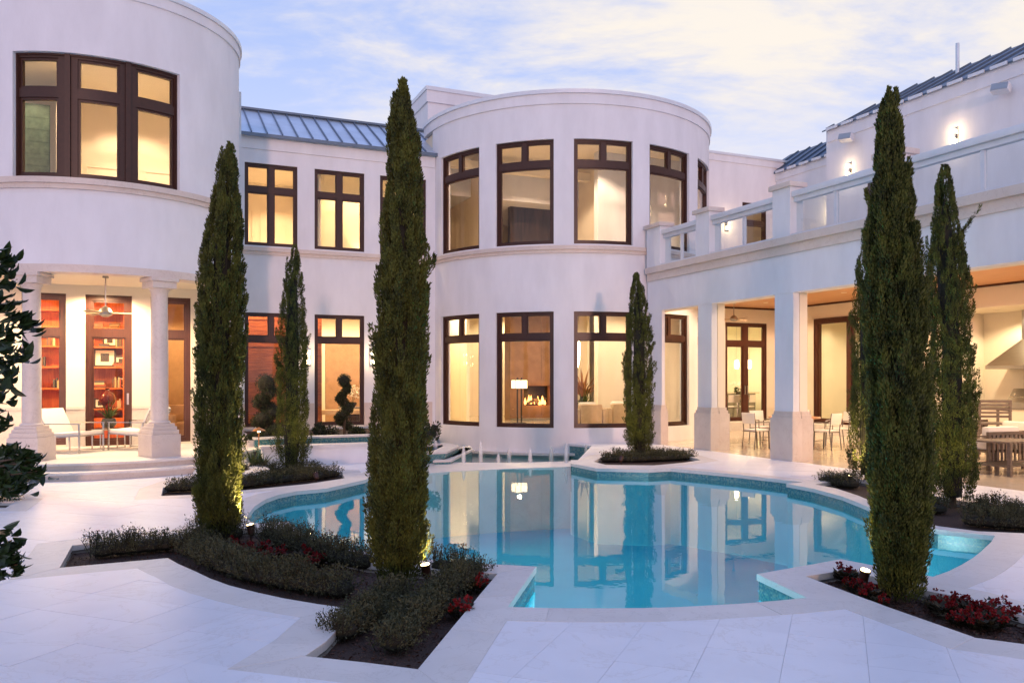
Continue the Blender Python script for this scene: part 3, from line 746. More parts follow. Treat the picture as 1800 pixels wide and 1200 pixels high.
# ---- main facade between the towers
up = [(430,523),(553,640.5),(668,749)]
ZU0, ZU1, ZL0, ZL1 = 5.15, 7.30, .41, 3.40
opsU = [(fs(a), fs(b), ZU0, ZU1) for a, b in up]; opsL = [(fs(a), fs(b), ZL0, ZL1) for a, b in up]
H(MB().wall(facade, 0, 5.76, -.3, 8.0, opsU + opsL, 0, .3), 'facade_wall', M_stucco)
for a, b, z0, z1 in opsU:
    c = cellsplit(a, b, z0, z1, 2, 6.62, f=.065, mull=.13, bar=.14); window(facade, a, b, z0, z1, c, fd0=.06, fd1=.18)
for a, b, z0, z1 in opsL:
    c = cellsplit(a, b, z0, z1, 1, 2.72, f=.065, mull=.10, bar=.13, topcols=2); window(facade, a, b, z0, z1, c, fd0=.06, fd1=.18)
H(MB().wall(facade, .12, 5.62, 5.0, 5.10, (), -.08, .02), 'sill_course', M_trim)
H(MB().wall(facade, .12, 5.66, 4.915, 5.0, (), -.04, .02), 'sill_moulding', M_trim)
H(MB().wall(facade, .12, 5.70, 7.66, 8.0, (), -.03, .02), 'frieze', M_stucco)
for a, b in ((.15, opsL[0][0]-.002), (opsL[0][1]+.002, opsL[1][0]-.002), (opsL[1][1]+.002, opsL[2][0]-.002), (opsL[2][1]+.002, 5.62)):
    H(MB().wall(facade, a, b, -.3, 1.02, (), -.03, .01), 'wainscot', M_trim)
for a, b, z0, z1 in opsL: H(MB().wall(facade, a-.05, b+.05, z0-.075, z0-.002, (), -.05, .05), 'sill', M_trim)
# zinc roof with standing seams
EV, RV, EZ, RZ = FV-.14, 24.5, 8.03, 9.30
m = MB().add([(1.0,EV,EZ),(7.75,EV,EZ),(7.75,RV,RZ),(1.0,RV,RZ),(1.0,EV,EZ-.05),(7.75,EV,EZ-.05),(7.75,RV,RZ-.05),(1.0,RV,RZ-.05)], [(0,1,2,3),(7,6,5,4),(0,4,5,1),(1,5,6,2),(2,6,7,3),(3,7,4,0)])
roof = H(m, 'roof', M_roof, smooth=0)
for k in range(18):
    u = 1.12 + k*.392; H(MB().bar((u,EV-.005,EZ+.026),(u,RV,RZ+.026), .026, .05, (0,-.5,.85)), 'seam', M_seam, roof)
H(MB().bar((1.0,RV,RZ+.04),(7.75,RV,RZ+.04), .18, .06), 'ridge_cap', M_seam, roof); H(MB().box(1.0, 7.4, EV-.03, EV-.002, EZ-.075, EZ+.012), 'gutter', M_seam, roof)
# rendered block above the roof
q0 = u_on_v(752, 24.8)
for d, z0, z1, nm, m_ in ((0, 7.5, 10.35, 'parapet_block', M_stucco), (.05, 10.35, 10.72, 'cornice', M_stucco), (.08, 10.72, 10.84, 'parapet_cap', M_flash)):
    H(MB().box(q0-d, q0+5.5, 24.8-d, 29, z0, z1), nm, m_)
# upper hall and bedrooms
H(MB().box(1.75, 7.33, FV+.3, 27, 4.75, 4.88), 'floor', M_floor); H(MB().box(1.75, 7.33, FV+.3, 27, 7.72, 7.8), 'ceiling', M_ceil)
m = MB().box(1.75, 7.33, 26.6, 26.7, 4.88, 7.72); m.box(1.76, 1.84, FV+.3, 26.6, 4.88, 7.72); m.box(7.25, 7.33, FV+.3, 26.6, 4.88, 7.72); m.box(4.1, 4.2, FV+.6, 26.6, 4.88, 7.72); m.box(4.2, 7.25, 24.6, 24.68, 4.88, 7.72); H(m, 'interior_wall', M_cream)
m = MB()
for u in (2.0, 3.0): m.wall(Line((u, 26.58), (u+.8, 26.58)), 0, .8, 4.95, 6.9, [(.05, .75, 5.0, 6.85)], 0, .02)
H(m, 'panel_moulding', M_cream)
lights([(2.6, 24.4, 7.6), (3.5, 25.2, 7.6)], 20, (1, .70, .42)); lights([(5.2, 23.7, 7.65), (6.4, 23.7, 7.65)], 19, (1, .74, .40)); downlights([(4.7, 23.5), (5.6, 23.5), (6.5, 23.5)], 7.72)
lamp(W(5.62, 24.35, 5.2), 16, (1,.72,.36), .05, spot=75, aim=(.0,.15,1)); lamp(W(3.6, 26.2, 5.15), 14, (1,.7,.36), .05, spot=120, aim=(0,.2,1))
# entrance hall behind the lower windows
H(MB().box(1.75, 7.33, FV+.3, 27, FZ-.1, FZ-.003), 'floor', M_floor); H(MB().box(1.75, 7.33, FV+.3, 27, 4.3, 4.4), 'ceiling', M_ceil)
m = MB().box(1.75, 7.33, 26.6, 26.7, FZ, 4.3); m.box(1.76, 1.84, FV+.3, 26.6, FZ, 4.3); m.box(7.25, 7.33, FV+.3, 26.6, FZ, 4.3); m.box(3.75, 3.83, FV+.5, 26.6, FZ, 4.3); H(m, 'interior_wall', M_cream)
# slatted timber blind in the first window, timber screen panels in the second
bl = H(MB().box(fs(432)+1.6, fs(521)+1.6, FV+.83, FV+.86, FZ, 3.5), 'blind', M_wood)
for k in range(30):
    z = .34 + k*.105; H(MB().box(fs(434)+1.6, fs(519)+1.6, FV+.805, FV+.828, z, z+.094 - (.05 if k % 7 == 6 else 0)), 'slat', M_wood, bl)
sx0, sx1 = fs(556)+1.6, fs(576)+1.6
sc_ = H(MB().box(sx0-.3, sx1, FV+.86, FV+.90, FZ, 3.6), 'timber_screen', M_wood)
for k in range(5): H(MB().box(sx0-.3, sx1-.012, FV+.835, FV+.858, .30+k*.66, .30+k*.66+.645), 'board', M_wood, sc_)
H(MB().box(sx0+.05, sx0+.13, FV+.815, FV+.834, 1.42, 1.55), 'door_pull', M_iron, sc_)
fr = Line((4.75, 26.55), (7.2, 26.55))
H(MB().wall(fr, 0, 2.3, FZ, 3.25, [(.22, 2.08, FZ, 3.0)], -.08, .02), 'door_surround', M_ceil); H(MB().box(4.99, 6.82, 26.5, 26.545, FZ, 2.98), 'leather_door', M_leather)
lights([(4.6, 24.4, 4.2), (6.0, 24.6, 4.2)], 34, (1, .76, .44)); lights([(2.3, 22.98, 4.2), (3.2, 22.98, 4.2), (4.75, 22.98, 4.2)], 34, (1, .55, .25)); downlights([(4.8, 24.0), (5.8, 24.0)], 4.3)

# ---- round tower of the living room (centre)
wpx = [(774.5,838),(871.5,973),(1008.5,1112.5),(1145,1212),(1229.5,1247)]
ws = [[T2.s_at(a), T2.s_at(b)] for a, b in wpx]
wd = sum(b-a for a, b in ws[1:3])/2; ctr = [(a+b)/2 for a, b in ws]
pitch = ctr[2]-ctr[1]
ctr[0] = ctr[1]-pitch; ctr[3] = ctr[2]+pitch; ctr[4] = ctr[3]+pitch
opsT = [(c-wd/2, c+wd/2) for c in ctr]
TU0, TU1, TL0, TL1 = 5.15, 7.86, .40, 3.41
aT = R(86)*T2.r
H(MB().wall(T2, -aT, aT, -.6, 8.76, [(a,b,TU0,TU1) for a,b in opsT] + [(a,b,TL0,TL1) for a,b in opsT], 0, .3), 'tower_wall', M_stucco)
H(MB().wall(T2, -aT, aT, 5.0, 5.10, (), -.085, .02), 'sill_course', M_trim); H(MB().wall(T2, -aT, aT, 4.915, 5.0, (), -.045, .02), 'sill_moulding', M_trim)
H(MB().wall(T2, -R(96)*T2.r, R(112)*T2.r, 8.755, 9.02, (), -.035, .3), 'cornice', M_stucco); H(MB().wall(T2, -R(96)*T2.r, R(112)*T2.r, 9.02, 9.12, (), -.075, .32), 'parapet_cap', M_flash)
H(MB().lathe([(4.1,0),(4.1,.05)], T2.c[0], T2.c[1], 56, 8.75), 'roof', M_roof)
for a, b in opsT:
    c = cellsplit(a, b, TU0, TU1, 1, 7.23, f=.075, mull=.13, bar=.17, topcols=2); window(T2, a, b, TU0, TU1, c, fd0=.09, fd1=.21)
    c = cellsplit(a, b, TL0, TL1, 1, 2.76, f=.075, mull=.12, bar=.15, topcols=2); window(T2, a, b, TL0, TL1, c, fd0=.09, fd1=.21)
for z0, z1, zc, nm in ((FZ-.1, FZ-.004, 4.5, 'lower'), (4.75, 4.88, 8.72, 'upper')):
    poly = [T2.pt(s, .3) for s in np.linspace(-aT*.98, aT*.98, 40)] + [(16.1, FV+.2), (16.1, 30), (7.4, 30), (7.4, FV+.2)]
    H(MB().prism(poly, z0, z1), 'floor', M_floor); H(MB().prism(poly, zc, zc+.04), 'ceiling', M_ceil)
    m = MB().box(7.36, 16.1, 29.9, 30, z1, zc); m.box(7.36, 7.44, FV+.25, 29.9, z1, zc); m.box(16.02, 16.1, FV+.25, 29.9, z1, zc); H(m, 'interior_wall', M_cream)
# fireplace wall of limestone panels
def at_v(px, py, v): a, b = raydir(px); Y = v/b; return u_on_v(px, v), v, CAM_H+(667-py)/FPX*Y
fv = 26.0; fu0 = u_on_v(897, fv); fu1 = u_on_v(1004, fv); fo = (u_on_v(921, fv), u_on_v(971, fv), at_v(940,713,fv)[2], at_v(940,678,fv)[2])
fp = Line((fu0, fv), (fu1, fv))
fire = H(MB().wall(fp, 0, fu1-fu0, FZ, 4.5, [(fo[0]-fu0, fo[1]-fu0, fo[2], fo[3])], .03, .5), 'fireplace', M_stonefire)
zz = [FZ, fo[2]-.012, fo[3]+.012, 2.35, 3.3, 4.49]
for k in range(5):
    if k == 1:
        for a, b in ((0, fo[0]-fu0-.006), (fo[1]-fu0+.006, fu1-fu0)): H(MB().wall(fp, a, b, zz[1]+.004, zz[2]-.004, (), 0, .029), 'stone_panel', M_stonefire, fire)
    else:
        for a, b in ((0, (fu1-fu0)*.5-.004), ((fu1-fu0)*.5+.004, fu1-fu0)): H(MB().wall(fp, a, b, zz[k]+.004, zz[k+1]-.004, (), 0, .029), 'stone_panel', M_stonefire, fire)
H(MB().box(fo[0], fo[1], fv+.42, fv+.46, fo[2], fo[3]), 'firebox', M_iron, fire)
b = MB(); rr = random.Random(5)
for k in range(5): b.tube([(fo[0]+.2+.1*k, fv+.12+.05*(k%2), fo[2]+.09+.05*(k%3)), (fo[0]+.5+.12*k, fv+.26-.06*(k%2), fo[2]+.12+.06*((k+1)%3))], .045, 7)
H(b, 'log', M_bark, fire)
b = MB()
for k in range(16):
    x = fo[0]+.12+(fo[1]-fo[0]-.24)*rr.random(); h = .10+.22*rr.random(); b.lathe([(.03,0),(.045,h*.35),(.02,h*.75),(.002,h)], x, fv+.1+.2*rr.random(), 7, fo[2]+.02+.06*rr.random())
H(b, 'flames', M_fire, fire); lamp(W((fo[0]+fo[1])/2, fv-.1, fo[2]+.25), 6, (1,.45,.14), .1)
H(MB().box(fu0, fu1, fv-.5, fv-.002, FZ, FZ+.06), 'hearth', M_granite, fire)
# curtain-like wall panels, stairs behind
m = MB().box(9.0, 9.1, 24.4, 29.9, FZ, 4.5); m.box(13.9, 14.0, 25.5, 29.9, FZ, 4.5); H(m, 'interior_wall', M_cream)
lights([(9.6, 21.6, 4.4), (11.4, 20.4, 4.4), (13.2, 21.2, 4.4), (11.4, 23.4, 4.4), (14.8, 23.2, 4.4)], 30, (1, .79, .55)); lights([(13.0, 28.4, 4.4), (8.3, 25, 4.4)], 60, (1,.80,.48))
downlights([(10.4, 20.6), (12.6, 20.4), (11.5, 21.8), (9.6, 22.2), (13.8, 22)], 4.5)
st = H(MB().bar(W(0,0)[:] if False else (12.3, 28.6, 1.4), (14.6, 28.6, 3.2), .06, .2), 'stair_string', M_cream)
for k in range(8):
    t = k/7; H(MB().bar((12.3+2.3*t, 28.55, 1.4+1.8*t), (12.3+2.3*t, 28.55, 2.3+1.8*t), .022), 'baluster', M_steel, st)
for h in (.9, .6, .3): H(MB().bar((12.3, 28.55, 1.4+h), (14.6, 28.55, 3.2+h), .03), 'handrail', M_steel, st)
H(MB().box(13.25, 13.85, 29.84, 29.895, 3.6, 4.1), 'vent_grille', M_steel)
# upper room: cove ceiling, dark panelled wall
dv = 25.6; du0, du1 = u_on_v(897, dv), u_on_v(985, dv)
H(MB().box(du0, du1, dv, dv+.2, 4.88, at_v(920,350,dv)[2]), 'feature_panel', M_dkpanel)
b = MB().box(du0-.02, du1+2.5, dv-.3, dv+.9, at_v(920,350,dv)[2]+.005, 8.0); H(b, 'bulkhead', M_cream)
H(MB().box(8.3, 15.2, 24.0, 24.25, 8.2, 8.45), 'cove', M_ceil)
dz = at_v(920,350,dv)[2]
for k in range(4): H(MB().lathe([(.001,0),(.05,0),(.05,.012),(.001,.012)], du0+.25+.42*k, dv-.15, 12, dz-.009), 'downlight', M_bulb)
m = MB().box(13.2, 13.28, 22.6, 29.9, 4.88, 8.72); m.box(9.3, 9.38, 23.8, 29.9, 4.88, 8.72); H(m, 'interior_wall', M_cream)
lights([(9.2, 21.4, 8.6), (11.2, 20.3, 8.6), (12.2, 21.3, 8.6), (11.3, 23.2, 8.5), (14.7, 22.8, 8.5)], 36, (1, .72, .48)); lights([(10.6, 25.0, 8.45)], 12, (1, .85, .5))
downlights([(12.0, 20.2), (12.9, 20.9), (10.8, 20.6), (14.3, 21.9)], 8.72)

# ---- wing on the right: columned loggia below, balcony above
back = 19.56
def uc(u0, u1, v0, v1, z0, z1): return MB().box(u0, u1, v0, v1, z0, z1)
cols = [(15.72, 16.30), (13.05, 13.65), (10.36, 10.96), (6.9, 7.5)]
for v0, v1 in cols:
    c = H(uc(WU+.07, WU+.23, v0+.03, v1-.03, .0, 3.43), 'column', M_stucco); H(uc(WU+.26, WU+.46, v0+.05, v1-.05, 0, 3.43), 'shaft', M_loggia, c)
    b = MB(); b2 = MB()
    for d, z0, z1 in ((0,-.02,.86),(.025,.86,.93),(.05,.93,1.0),(.075,1.0,1.06)): b.box(WU+d, WU+.26-d*.3, v0-.03+d, v1+.03-d, z0, z1); b2.box(WU+.27+d*.3, WU+.55-d, v0-.02+d, v1+.02-d, z0, z1)
    H(b, 'plinth', M_trim, c); H(b2, 'plinth', M_trim, c)
c = H(uc(WU+.07, WU+.16, 17.80, 18.40, 0, 3.43), 'column', M_stucco); b = MB()
for d, z0, z1 in ((0,-.02,.86),(.025,.86,.93),(.05,.93,1.0),(.075,1.0,1.06)): b.box(WU+d, WU+.22-d*.5, 17.74+d, 18.40, z0, z1)
H(b, 'plinth', M_trim, c)
H(uc(WU+.06, WU+.30, 4, 18.45, 3.42, 4.21), 'beam', M_stucco); H(uc(WU+.31, WU+.52, 4, 18.6, 3.42, 4.10), 'inner_beam', M_loggia)
H(uc(WU+.02, WU+.42, 4, 18.42, 4.21, 4.40), 'string_course', M_trim); H(uc(WU-.05, WU+.5, 4, 18.40, 4.40, 4.55), 'curb', M_trim)
H(uc(WU+.5, back, 4, FV, 4.2, 4.45), 'balcony_floor', M_cope)
# coffered ceiling: plaster margin, timber field and a red crown
H(uc(WU+.52, back, 4, FV, 4.11, 4.19), 'ceiling', M_loggia)
H(uc(13.2, back-.02, 5, FV-.02, 4.075, 4.105), 'ceiling_boards', M_wceil)
H(uc(back-.06, back-.003, 5, FV-.06, 4.02, 4.074), 'crown', M_mahog); H(uc(13.2, back-.06, FV-.055, FV-.003, 4.02, 4.074), 'crown', M_mahog)
# return wall with the french door
ret = Line((12.6, FV), (19.86, FV))
def rs(px): return u_on_v(px, FV) - 12.6
d0, d1 = rs(1275), rs(1348); dd = (d0, d1, FZ+.001, 3.56)
du = (rs(1305), rs(1347), 4.5, 7.62)
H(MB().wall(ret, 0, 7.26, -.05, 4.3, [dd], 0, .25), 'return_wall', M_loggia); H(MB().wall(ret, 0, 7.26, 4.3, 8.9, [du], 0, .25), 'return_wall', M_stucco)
H(MB().wall(ret, 2.0, 7.3, 8.9, 9.12, (), -.03, .25), 'cornice', M_stucco); H(MB().wall(ret, 2.0, 7.5, 9.12, 9.2, (), -.06, .28), 'parapet_cap', M_flash)
o = window(ret, *dd, cellsplit(*dd, 2, 2.86, f=.10, mull=.20, bar=.16), M_mahog, .04, .15, name='door')
for s in (-.05, .05): H(MB().box((d0+d1)/2+12.6+s-.012, (d0+d1)/2+12.6+s+.012, FV-.01, FV+.03, 1.15, 1.45), 'handle', M_steel, o)
window(ret, *du, cellsplit(*du, 1, 6.95, f=.08, bar=.14), M_bronze, .04, .15, name='door')
H(uc(12.7, back, FV-.75, FV-.002, -.04, FZ), 'step', M_cope)
H(uc(back-.8, back-.002, 15.9, FV-.76, -.04, FZ), 'step', M_cope)
# back wall: sliding door, then the grill alcove
bk = Line((back, FV), (back, 4))
sd0, sd1 = FV - v_on_u(1432, back), FV - 17.0
a0, a1_ = FV - 16.1, FV - 9.5
sdoor = (sd0, sd1, FZ+.001, 3.6)
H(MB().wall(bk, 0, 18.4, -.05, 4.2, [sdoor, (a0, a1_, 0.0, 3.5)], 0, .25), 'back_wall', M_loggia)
o = window(bk, *sdoor, [(sd0+.14, sd0+1.36, FZ+.12, 3.46), (sd0+1.54, sd1-.14, FZ+.12, 3.46)], M_mahog, -.02, .15, name='sliding_door')
# grill alcove
m = MB().box(back+.26, back+.34, 16.1, 16.2, 0, 3.5); m.box(21.5, 21.6, 9.4, 16.2, 0, 3.5); m.box(back+.25, 21.5, 16.1, 16.2, 0, 3.5); m.box(back+.25, 21.5, 9.4, 9.5, 0, 3.5); H(m, 'interior_wall', M_loggia)
H(MB().box(back+.25, 21.6, 9.4, 16.2, 3.5, 3.56), 'ceiling', M_ceil); H(MB().box(back+.0, 21.6, 9.4, 16.2, -.05, -.002), 'floor', M_floor)
def av(px): return v_on_u(px, 20.95)
ct = H(MB().box(20.85, 21.5, 9.5, 16.05, 0, .86), 'grill_counter', M_loggia); H(MB().box(20.80, 21.5, 9.5, 16.07, .862, .905), 'counter_top', M_granite, ct)
hv = v_on_u(1815, 21.0)
hz0, hz1, hz2, hz3 = 1.93, 2.02, 2.72, 3.495
hood = MB().box(20.55, 21.49, hv-1.0, hv+1.0, hz0, hz1)
hood.add([(20.55,hv-1,hz1),(21.49,hv-1,hz1),(21.49,hv+1,hz1),(20.55,hv+1,hz1),(21.1,hv-.36,hz2),(21.49,hv-.36,hz2),(21.49,hv+.36,hz2),(21.1,hv+.36,hz2),(21.1,hv-.36,hz3),(21.49,hv-.36,hz3),(21.49,hv+.36,hz3),(21.1,hv+.36,hz3)],
  [(0,1,5,4),(1,2,6,5),(2,3,7,6),(3,0,4,7),(4,5,9,8),(5,6,10,9),(6,7,11,10),(7,4,8,11)])
H(hood, 'range_hood', M_steel, smooth=0); H(MB().box(21.46, 21.495, hv-.62, hv+.55, .91, 1.9), 'backsplash', M_granite)
g = H(MB().box(20.83, 21.4, hv-.75, hv+.62, .907, 1.05), 'grill', M_steel)
H(MB().tube([(20.80+.02, hv-.6, 1.2), (20.82, hv+.5, 1.2)], .015), 'handle', M_chrome, g)
b = MB(); b.prism([(20.85,0),(21.4,0),(21.4,.36),(21.15,.36)], hv-.75, hv+.62); b.v = [(x, z, 1.052+y) for x, y, z in b.v]; H(b, 'grill_lid', M_steel, g)
H(MB().lathe([(.03,0),(.03,.02)], 0, 0, 12, 0, Matrix.Translation((20.93, hv+.42, 1.25)) @ Matrix.Rotation(R(-60), 4, 'Y')), 'knob', M_chrome, g)
# living kitchen behind the sliding door, kitchen behind the french door
H(MB().box(back+.25, 25, 16.22, FV, FZ-.1, FZ-.003), 'floor', M_floor); H(MB().box(back+.25, 25, 16.22, FV, 4.0, 4.1), 'ceiling', M_ceil)
m = MB().box(24.9, 25, 16.22, FV, FZ, 4); m.box(22.02, 25, FV, FV+.1, FZ, 4.05); m.box(back+.26, 22.0, FV-.12, FV-.02, FZ, 4.0); m.box(back+.25, 24.9, 16.22, 16.3, FZ, 4); m.box(23.6, 24.9, 20.2, 20.3, FZ, 4); H(m, 'interior_wall', M_loggia)
kb = H(MB().box(22.6, 23.3, 17.2, 19.4, FZ, 1.18), 'kitchen_island', M_wtile); H(MB().box(22.5, 23.4, 17.1, 19.5, 1.182, 1.23), 'worktop', M_floor, kb)
H(MB().box(24.4, 24.88, 19.0, 20.1, FZ, 3.6), 'tall_cabinet', M_wtile); H(MB().box(24.5, 24.88, 17.0, 18.9, 1.9, 3.6), 'wall_cabinet', M_tan)
lights([(21.5, 18, 3.95), (23.4, 19.2, 3.95), (21.3, 20.6, 3.95)], 24, (1, .80, .48))
H(MB().box(16.15, 22, FV+.25, 29, FZ-.1, FZ-.003), 'floor', M_floor); H(MB().box(16.15, 22, FV+.25, 29, 4.2, 4.3), 'ceiling', M_ceil)
m = MB().box(16.15, 22, 28.9, 29, FZ, 4.2); m.box(16.15, 16.2, FV+.25, 28.9, FZ, 4.2); m.box(21.9, 22, FV+.25, 28.9, FZ, 4.2); H(m, 'interior_wall', M_loggia)
uc_ = H(MB().box(16.5, 21.9, 28.4, 28.89, 1.75, 2.95), 'wall_cabinet', M_wtile)
for k in range(7): H(MB().box(16.52+k*.765, 16.52+k*.765+.75, 28.375, 28.398, 1.77, 2.93), 'cabinet_door', M_wtile, uc_)
H(MB().box(16.5, 21.9, 28.3, 28.89, 2.952, 3.0), 'cornice', M_wtile, uc_)
ov = H(MB().box(18.15, 19.2, 28.2, 28.89, FZ, 1.74), 'oven_column', M_wtile); H(MB().box(18.25, 19.1, 28.17, 28.198, 1.15, 1.72), 'oven', M_steel, ov); H(MB().box(18.3, 19.05, 28.15, 28.168, 1.2, 1.5), 'oven_glass', M_black, ov)
H(MB().box(20.6, 21.4, 28.2, 28.89, FZ, 1.74), 'microwave_column', M_wtile); H(MB().box(20.7, 21.3, 28.17, 28.198, 1.2, 1.7), 'microwave', M_black)
isl = H(MB().box(19.9, 21.2, 25.4, 26.3, FZ, 1.12), 'kitchen_island', M_granite); H(MB().box(18.6, 21.3, 25.3, 26.4, 1.122, 1.17), 'worktop', M_floor, isl)
lights([(17.5, 24.5, 4.15), (19.5, 24.5, 4.15), (18.5, 27, 4.15)], 28, (1, .84, .52)); lights([(18, 28.1, 4.1), (20, 28.1, 4.1)], 16, (1,.86,.52))
# loggia lamps
lights([(a, b, 4.05) for a in (13.4, 15.4, 17.8) for b in (20.8, 17.6, 14.2, 10.8, 7.2)], 26, (1, .72, .46)); lights([(20.6, 14.6, 3.45), (20.6, 12.6, 3.45)], 24, (1, .78, .48))
downlights([(15, 20.6), (17.6, 20.6), (15, 17.4), (17.6, 17.4), (15.2, 14), (17.8, 13.8)], 4.074); downlights([(20.5, 15), (20.5, 13.9), (20.9, 13.4)], 3.5)
# ---- upper wall of the wing, set back behind the balcony
upk = Line((back, FV), (back, 19.6))
H(MB().wall(upk, .0, 2.8, 4.2, 8.45, [(.80, .98, 4.55, 7.2)], 0, .25), 'upper_wall', M_stucco); H(MB().wall(upk, 0, 2.8, 8.45, 8.72, (), -.03, .25), 'frieze', M_stucco)
H(MB().box(back+.3, back+.34, FV-1.2, FV-.6, 4.5, 7.4), 'interior_wall', M_cream)
ub = Line((19.2, 19.62), (19.2, 4))
w0 = 19.62 - v_on_u(1524, 19.2); ow = (w0, w0+1.0, 5.2, 7.7)
H(MB().wall(ub, 0, 15.6, 4.2, 9.0, [ow], 0, .36), 'upper_wall', M_stucco); H(MB().wall(ub, 0, 15.6, 9.0, 9.38, (), -.035, .3), 'frieze', M_stucco)
H(MB().box(19.2, 22, 19.62, 19.7, 4.2, 9.38), 'gable_wall', M_stucco)
window(ub, *ow, cellsplit(*ow, 1, 7.1, f=.07, bar=.12), M_bronze, .05, .16); H(MB().box(19.8, 19.9, 17, 19.4, 4.5, 8.9), 'interior_wall', M_dkpanel)
def slope_roof(u0, u1, v0, v1, z0, z1, nseam, tilt):
    m = MB().add([(u0,v0,z0),(u1,v0+tilt,z1),(u1,v1,z1),(u0,v1,z0),(u0,v0,z0-.04),(u1,v0+tilt,z1-.04),(u1,v1,z1-.04),(u0,v1,z0-.04)], [(0,1,2,3),(7,6,5,4),(0,4,5,1),(1,5,6,2),(2,6,7,3),(3,7,4,0)])
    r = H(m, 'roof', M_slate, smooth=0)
    for k in range(nseam):
        v = v0 - (v0-v1)*(k+.3)/nseam; q = min(1, (v0-v)/-tilt); H(MB().bar((u0-.01,v,z0+.025),(u0+(u1-u0)*q,v,z0+(z1-z0)*q+.025), .026, .05, (-.5,0,.85)), 'seam', M_seam, r)
        vn = v0 - (v0-v1)*(k+1.1)/nseam
        H(MB().box(u0-.045, u0-.012, vn+.02, v-.02, z0-.05, z0+.03), 'drip_edge', M_flash, r)
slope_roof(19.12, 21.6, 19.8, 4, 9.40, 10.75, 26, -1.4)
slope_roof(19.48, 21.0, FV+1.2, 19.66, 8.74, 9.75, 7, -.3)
H(MB().lathe([(.05,0),(.05,1.05)], 20.5, v_on_u(1683, 20.5), 12, 9.95), 'vent_pipe', M_roof)
# hall behind the upper door
H(MB().box(16.2, 22, FV+.25, 26, 4.4, 4.5), 'floor', M_floor); H(MB().box(16.2, 22, FV+.25, 26, 7.9, 8.0), 'ceiling', M_ceil)
m = MB().box(16.2, 22, 25.9, 26, 4.5, 7.9); m.box(16.2, 16.3, FV+.25, 25.9, 4.5, 7.9); m.box(21.9, 22, FV+.25, 25.9, 4.5, 7.9); H(m, 'interior_wall', M_cream)
lights([(18.6, 24.5, 7.6)], 30, (1, .62, .28))
# balustrade on the curb: piers, rails, glass
bal = H(MB().box(WU+.02, WU+.06, 4.2, 18.2, 4.551, 4.6), 'balustrade', M_flash)
piers = [(17.78, 18.40), (15.75, 16.27), (13.09, 13.61), (10.4, 10.92), (6.9, 7.5)]
for v0, v1 in piers:
    p = H(MB().box(WU+.0, WU+.34, v0, v1, 4.551, 5.56), 'pier', M_stucco); H(MB().box(WU-.06, WU+.40, v0-.06, v1+.06, 5.561, 5.66), 'pier_cap', M_trim, p, 32, .006)
for (a0_, _), (_, b1) in zip(piers, piers[1:]):
    r = H(MB().box(WU+.03, WU+.27, b1, a0_, 5.34, 5.46), 'rail', M_flash, None, 32, .015); H(MB().box(WU+.09, WU+.21, b1, a0_, 5.25, 5.339), 'rail_fillet', M_flash, r)
    H(MB().box(WU+.10, WU+.2, b1, a0_, 4.555, 4.62), 'bottom_rail', M_flash)
    mid = (a0_+b1)/2; H(MB().box(WU+.12, WU+.18, mid-.035, mid+.035, 4.621, 5.249), 'baluster_post', M_flash)
    for x0, x1 in ((b1+.03, mid-.045), (mid+.045, a0_-.03)): H(MB().box(WU+.142, WU+.154, x0, x1, 4.625, 5.245), 'glass_panel', M_rail_glass)
